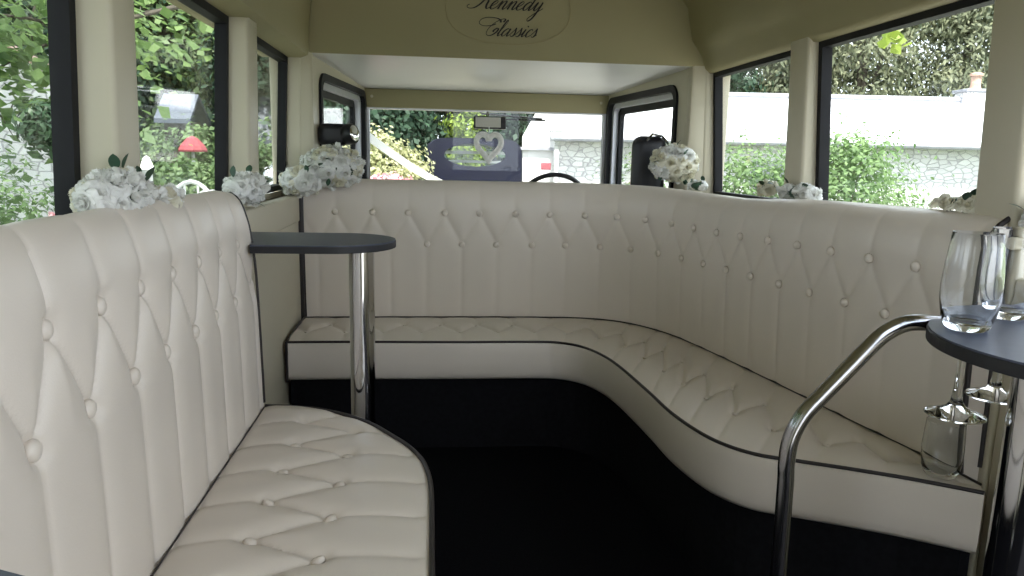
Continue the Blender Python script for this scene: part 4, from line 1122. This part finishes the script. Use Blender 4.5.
# red parasol, white garden chairs and table
um = empty('garden_parasol', (-3.95, 13.0, GZ)); tag(um, 'faded red parasol standing in the greenery behind the second left window', 'parasol')
MB().lathe([(0, 2.10), (.09, 2.06), (.20, 1.94), (.235, 1.87), (.23, 1.84), (.0, 2.0)], seg=10).build('canopy', M['redcloth'], um)
MB().tube([(0, 0, 0), (0, 0, 2.06)], .025, 10).build('pole', M['whitemetal'], um, smooth=True)
def garden_chair(x, y, rz, label):
    r = empty('garden_chair', (x, y, GZ), rz); tag(r, label, 'chair', 'white metal garden chairs')
    for a, b in ((-.2, -.18), (.2, -.18), (-.18, .2), (.18, .2)):
        MB().tube([(a*.9, b*.9, .44), (a*1.1, b*1.1, 0)], .012, 8).build('leg', M['whitemetal'], r, smooth=True)
    MB().lathe([(0, .43), (.22, .43), (.235, .44), (.22, .455), (0, .455)], seg=24).build('seat', M['whitemetal'], r, smooth=True)
    arc = [(.30*math.cos(t), .24*math.sin(t)*.0 + .20, .45 + .10 + (1.02)*0 + .9*math.sin(t)*.0 + 1.08*math.sin(t)**.7*.95) for t in [math.pi*i/16 for i in range(17)]]
    b = MB().tube(arc, .020, 8)
    for i in range(3, 14, 2):
        p = arc[i]; b.tube([(p[0], p[1], .50), p], .011, 6)
    for z in (1.15, 1.35):
        b.tube([(-.24, .20, z), (.24, .20, z)], .011, 6)
    b.build('backrest', M['whitemetal'], r, smooth=True)
    return r
garden_chair(-2.20, 7.0, .1, 'white metal garden chair with a domed lattice back, in the second left window')
gt = empty('garden_table', (-1.86, 7.35, GZ)); tag(gt, 'white round garden table just right of the white lattice-backed chair', 'table')
MB().lathe([(0, 1.46), (.30, 1.46), (.32, 1.475), (.30, 1.49), (0, 1.49)], seg=28).build('table_top', M['whitemetal'], gt, smooth=True)
MB().lathe([(.22, 0), (.22, .03), (.05, .06), (.03, .2), (.03, 1.46)], seg=20).build('pedestal', M['whitemetal'], gt, smooth=True)
gp = tag(MB().lathe([(0, 0), (.05, 0), (.05, 1.62), (.075, 1.66), (.03, 1.78), (0, 1.80)], seg=12).build('garden_post', M['whitemetal'], None, smooth=True), 'short white post standing at the left side of the second left window', 'post')
gp.location = (-2.89, 8.0, GZ)

# clipped bay tree
g_ = plant('bay_tree', 'clipped round bay tree on a bare stem in front of the white stone wall', 'tree', (-2.15, 4.55, GZ), (0, 0, 1.97), (.15, .15, .135), 1500, .055, M['leaf_bay'], 21, clumps=90, cr=.22, aspect=.38, trunk=.018, fill=.3, branches=6)
# overhanging maple branches
def branch(name, label, pts, rads, n, seed, mt, size=.085):
    root = empty(name, pts[0]); tag(root, label, 'branch', None)
    P0 = Vector(pts[0]); g = np.random.default_rng(seed)
    MB().tube([Vector(p)-P0 for p in catmull(pts, 6)], list(np.interp(np.linspace(0, 1, 6*(len(pts)-1)+1), [0, 1], rads)), 8).build('bough', M['bark'], root, smooth=True)
    C_ = catmull(pts, 30); idx = g.integers(len(C_)//6, len(C_), n)
    pos = C_[idx] + g.normal(size=(n, 3))*np.array([.28, .28, .22]) - np.array(pts[0]) - np.array([0, 0, .05])
    nr = g.normal(size=(n, 3))*.5 + np.array([.3, -.2, .9]); nr /= np.linalg.norm(nr, axis=1, keepdims=True)
    leaves_mesh('leaves', pos, nr, size, .95, mt, root, seed)
    m = MB()
    for k in range(6):
        e = pos[k*7]; c0 = C_[idx[k*7]] - np.array(pts[0]); m.tube([tuple(c0), tuple((c0+e)/2 + np.array([0, 0, .04])), tuple(e)], [.006, .004, .002], 5)
    m.build('twigs', M['bark'], root)
    return root
branch('maple_branch', 'leafy maple branch crossing the top of the nearest left window', [(-1.7, 5.6, 2.15), (-2.2, 5.1, 1.90), (-2.45, 5.0, 1.93), (-3.1, 4.7, 1.95)], (.016, .006), 620, 31, M['leaf_bright'])
branch('maple_branch', 'lower maple branch drooping behind the first one in the nearest left window', [(-1.9, 5.4, 2.05), (-2.3, 5.1, 1.83), (-2.55, 5.0, 1.68), (-2.8, 4.9, 1.50)], (.014, .004), 420, 32, M['leaf_bright'])
branch('maple_branch', 'maple branch hanging into the top of the second left window', [(-1.3, 6.5, 2.9), (-1.7, 6.6, 2.55), (-2.1, 6.7, 2.35), (-2.6, 6.8, 2.25)], (.016, .005), 420, 33, M['leaf_bright'], .085)
branch('maple_branch', 'dark leafy bough low at the far left of the nearest left window', [(-3.2, 4.6, 1.75), (-2.95, 4.7, 1.60), (-2.65, 4.8, 1.42), (-2.50, 4.85, 1.33)], (.014, .004), 170, 34, M['leaf_mid'], .09)
g = np.random.default_rng(5)
lc = empty('maple_leaf_cluster', (2.81, 4.42, 1.93)); tag(lc, 'small bunch of bright lime leaves against the conifers in the largest right window', 'leaves')
pp = g.normal(size=(16, 3))*np.array([.045, .03, .035]); nn_ = g.normal(size=(16, 3))*.4+np.array([-.4, -.8, .3]); nn_ /= np.linalg.norm(nn_, axis=1, keepdims=True)
leaves_mesh('leaves', pp, nn_, .07, .9, M['leaf_yellow'], lc, 3)
MB().tube([(0, 0, -.02), (.01, 0, .10), (.03, .0, .40)], [.002, .003, .004], 6).build('stalk', M['bark'], lc)

for i, (x, y, z, rx, ry, rz_, n_) in enumerate(((-5.2, 1.0, 6.0, 3.0, 4.2, 3.0, 22000), (-6.5, -5.0, 5.5, 3.4, 3.0, 3.4, 9000), (-6.6, 6.8, 6.9, 2.6, 3.0, 2.6, 18000))):  # first canopy is added to block sky light from the left
    plant('maple_tree', ('added maple canopy over the left side of the bus, blocking the sky', 'maple behind the camera on the left', 'maple whose leaves show at the top of the nearest left window')[i], 'tree', (x-1.5*(i == 0), y, GZ), (1.5*(i == 0), 0, z), (rx, ry, rz_), n_, .13, M['leaf_bright'], 300+i, None, clumps=150, cr=.17, aspect=.95, trunk=.22)
GR = 'trees behind the garden on the left'
LT = [(-14.5, 15, 7, 3.2), (-12, 16.5, 8, 3.4), (-9.8, 15.5, 7.5, 3.0), (-7.7, 17, 8.5, 3.0), (-5.9, 18.0, 8, 2.6), (-4.3, 19, 7.5, 2.4), (-9, 22, 11, 4), (-5, 24, 11, 4), (-13, 22, 11, 4), (-2.4, 22, 9.5, 3.0)]
for i, (x, y, h, w) in enumerate(LT):
    near = i < 6
    plant('woodland_tree', 'tall leafy tree in the green woodland wall beyond the left garden', 'tree', (x, y, GZ), (0, 0, h*.5), (w*.62, w*.5, h*.5), 26000 if near else 18000, .15 if near else .22,
          (M['leaf_mid'], M['leaf_bright'], M['leaf_mid'], M['leaf_dark'], M['leaf_mid'], M['leaf_bright'], M['leaf_mid'], M['leaf_dark'], M['leaf_mid'], M['leaf_mid'])[i], 100+i, GR, clumps=110, cr=.16, trunk=.16)
plant('garden_bush', 'broad green bush hiding the lower wall of the larger stand-in roof', 'bush', (-4.5, 14.0, GZ), (0, 0, 1.15), (1.1, .5, 1.2), 7000, .11, M['leaf_mid'], 140, None, clumps=80, cr=.2, trunk=.03)
plant('garden_bush', 'bright rounded bush low in the left side of the second left window', 'bush', (-4.6, 10.4, GZ), (0, 0, 1.15), (.75, .6, 1.0), 5000, .11, M['leaf_shrub'], 141, None, clumps=70, cr=.2, trunk=.03)
plant('garden_bush', 'dark green bush below the red parasol in the second left window', 'bush', (-3.55, 11.4, GZ), (0, 0, .85), (1.0, .6, .85), 5000, .10, M['leaf_mid'], 142, None, clumps=70, cr=.2, trunk=.03)
plant('garden_bush', 'green bush filling the lower part of the farthest left window', 'bush', (-2.25, 10.6, GZ), (0, 0, 1.1), (.7, .6, 1.1), 5000, .10, M['leaf_mid'], 143, None, clumps=70, cr=.2, trunk=.03)
plant('climbing_plant', 'tangle of pale stems and leaves at the lower left of the nearest left window', 'plant', (-4.35, 7.8, GZ), (0, 0, 1.0), (.55, .45, 1.0), 2600, .08, M['leaf_shrub'], 144, None, clumps=80, cr=.25, aspect=.35, trunk=.02, branches=30)
plant('low_hedge', 'low green border plants under the bay tree at the bottom of the nearest left window', 'hedge', (-2.75, 5.1, GZ), (0, 0, .70), (.55, .35, .80), 2600, .06, M['leaf_mid'], 145, None, clumps=60, cr=.2, trunk=.02)
plant('pink_flower_plant', 'tiny pink flower at the foot of the nearest left window', 'plant', (-1.95, 4.1, GZ), (0, 0, 1.52), (.025, .02, .02), 30, .03, M['petal_pink'], 146, None, clumps=8, trunk=.006, branches=0)
plant('white_flower_bush', 'white flowering bush beside the front edge of the farthest left window', 'bush', (-1.79, 9.0, GZ), (0, 0, 1.45), (.12, .12, .27), 700, .07, M['petal_white'], 147, None, clumps=40, cr=.25, trunk=.02)
# through the windscreen
plant('pale_flowering_shrub', 'pale yellow-green flowering shrub left of the parked car, in the windscreen', 'bush', (-.78, 9.2, GZ), (0, 0, 1.35), (.70, .5, .85), 11000, .06, M['leaf_pale'], 151, None, clumps=90, cr=.13, aspect=.75, trunk=.03)
plant('pink_rose_bush', 'pink flowers along the bottom left of the windscreen', 'bush', (-.45, 7.2, GZ), (0, 0, 1.55), (.24, .2, .12), 500, .06, M['petal_pink'], 152, None, clumps=22, cr=.2, aspect=.9, trunk=.02)
FT = [(-3.2, 17, 8, 2.6, 'leaf_dark'), (-1.4, 16.5, 8, 2.4, 'leaf_dark'), (.6, 17.5, 8.5, 2.4, 'leaf_dark'), (2.2, 19.5, 8, 2.2, 'leaf_dark'), (-1, 23, 10, 4, 'leaf_mid'), (3.5, 25, 11, 4, 'leaf_mid')]
for i, (x, y, h, w, mm) in enumerate(FT):
    plant('dark_evergreen', 'dark evergreen in the dense row beyond the parked car, through the windscreen', 'tree', (x, y, GZ), (0, 0, h*.5), (w*.62, w*.5, h*.5), 20000, .15, M[mm], 160+i, 'dark evergreens ahead of the windscreen', clumps=110, cr=.16, trunk=.16)
plant('golden_shrub', 'narrow yellow-green shrub behind the interior mirror, above the parked car', 'bush', (.62, 14.2, GZ), (0, 0, 1.8), (.30, .25, 1.5), 2600, .09, M['leaf_yellow'], 170, None, clumps=60, cr=.16, trunk=.03)
# right side
for i, (a, d, rx, h, n_, lab) in enumerate(((2.15, 7.3, .60, 1.10, 5200, 'loose pale green shrub in the farther right window'), (3.0, 6.9, .50, 1.18, 5200, 'bushy light green shrub at the left of the largest right window'),
                                       (3.75, 7.6, .50, .92, 3400, 'leafy green shrub below the cottage eaves in the largest right window'), (4.25, 7.0, .45, .66, 2200, 'low green shrub at the middle bottom of the largest right window'), (1.35, 8.0, .5, .95, 2600, 'green shrub seen in the right cab window'))):
    plant('garden_shrub', lab, 'bush', (*W(a, d), GZ), (0, 0, h), (rx, .4, h), int(n_*1.8), .055, M['leaf_shrub'], 180+i, 'shrubs outside the right windows', clumps=80, cr=.22, aspect=.5, trunk=.02, branches=8)
for i, (a, d, h, w) in enumerate(((3.5, 24, 7.5, 2.2), (6.3, 25, 6.6, 2.4), (8.8, 24, 8.5, 2.5), (11.3, 25, 10, 2.8), (14, 24, 12, 3.0), (17, 25, 14, 3.4), (20.5, 26, 15, 3.6), (10, 30, 12, 4), (15.5, 31, 16, 4.5), (6, 31, 10, 4), (21, 32, 18, 5))):
    plant('conifer', 'tall feathery conifer in the grey-green row rising behind the cottage roof', 'tree', (*W(a, d), GZ), (0, 0, h*.52), (w*.75, w*.75, h*.5), 20000, .20, M['leaf_dark' if i == 1 else 'leaf_conifer'], 200+i, 'conifers behind the cottage',
          clumps=150, cr=.12, aspect=.4, shape='cone' if i % 2 == 0 else 'ball', trunk=.2, droop=.8)
# E_OUT

# ------------------------------------------------------------------ light
w = bpy.data.worlds.new('world'); SC.world = w; w.use_nodes = True
nt = w.node_tree; bg = nt.nodes['Background']
bg.inputs[0].default_value = (.83, .905, 1.0, 1); bg.inputs[1].default_value = 2.3
sun = bpy.data.lights.new('sun', 'SUN'); sun.energy = 8.0; sun.angle = math.radians(4); sun.color = (1, .96, .88)
so = bpy.data.objects.new('sun', sun); COL.objects.link(so)
so.rotation_euler = Vector((.06, .42, -.90)).to_track_quat('-Z', 'Y').to_euler()
SC.view_settings.view_transform = 'Standard'; SC.view_settings.look = 'None'; SC.view_settings.gamma = 1.0
SC.view_settings.use_curve_mapping = False
SC.view_settings.exposure = 0.66
SC.cycles.transparent_max_bounces = 16
SC.cycles.max_bounces = 14; SC.cycles.diffuse_bounces = 6; SC.cycles.transmission_bounces = 10; SC.cycles.glossy_bounces = 5
SC.cycles.use_denoising = True
SC.cycles.sample_clamp_indirect = 6.0
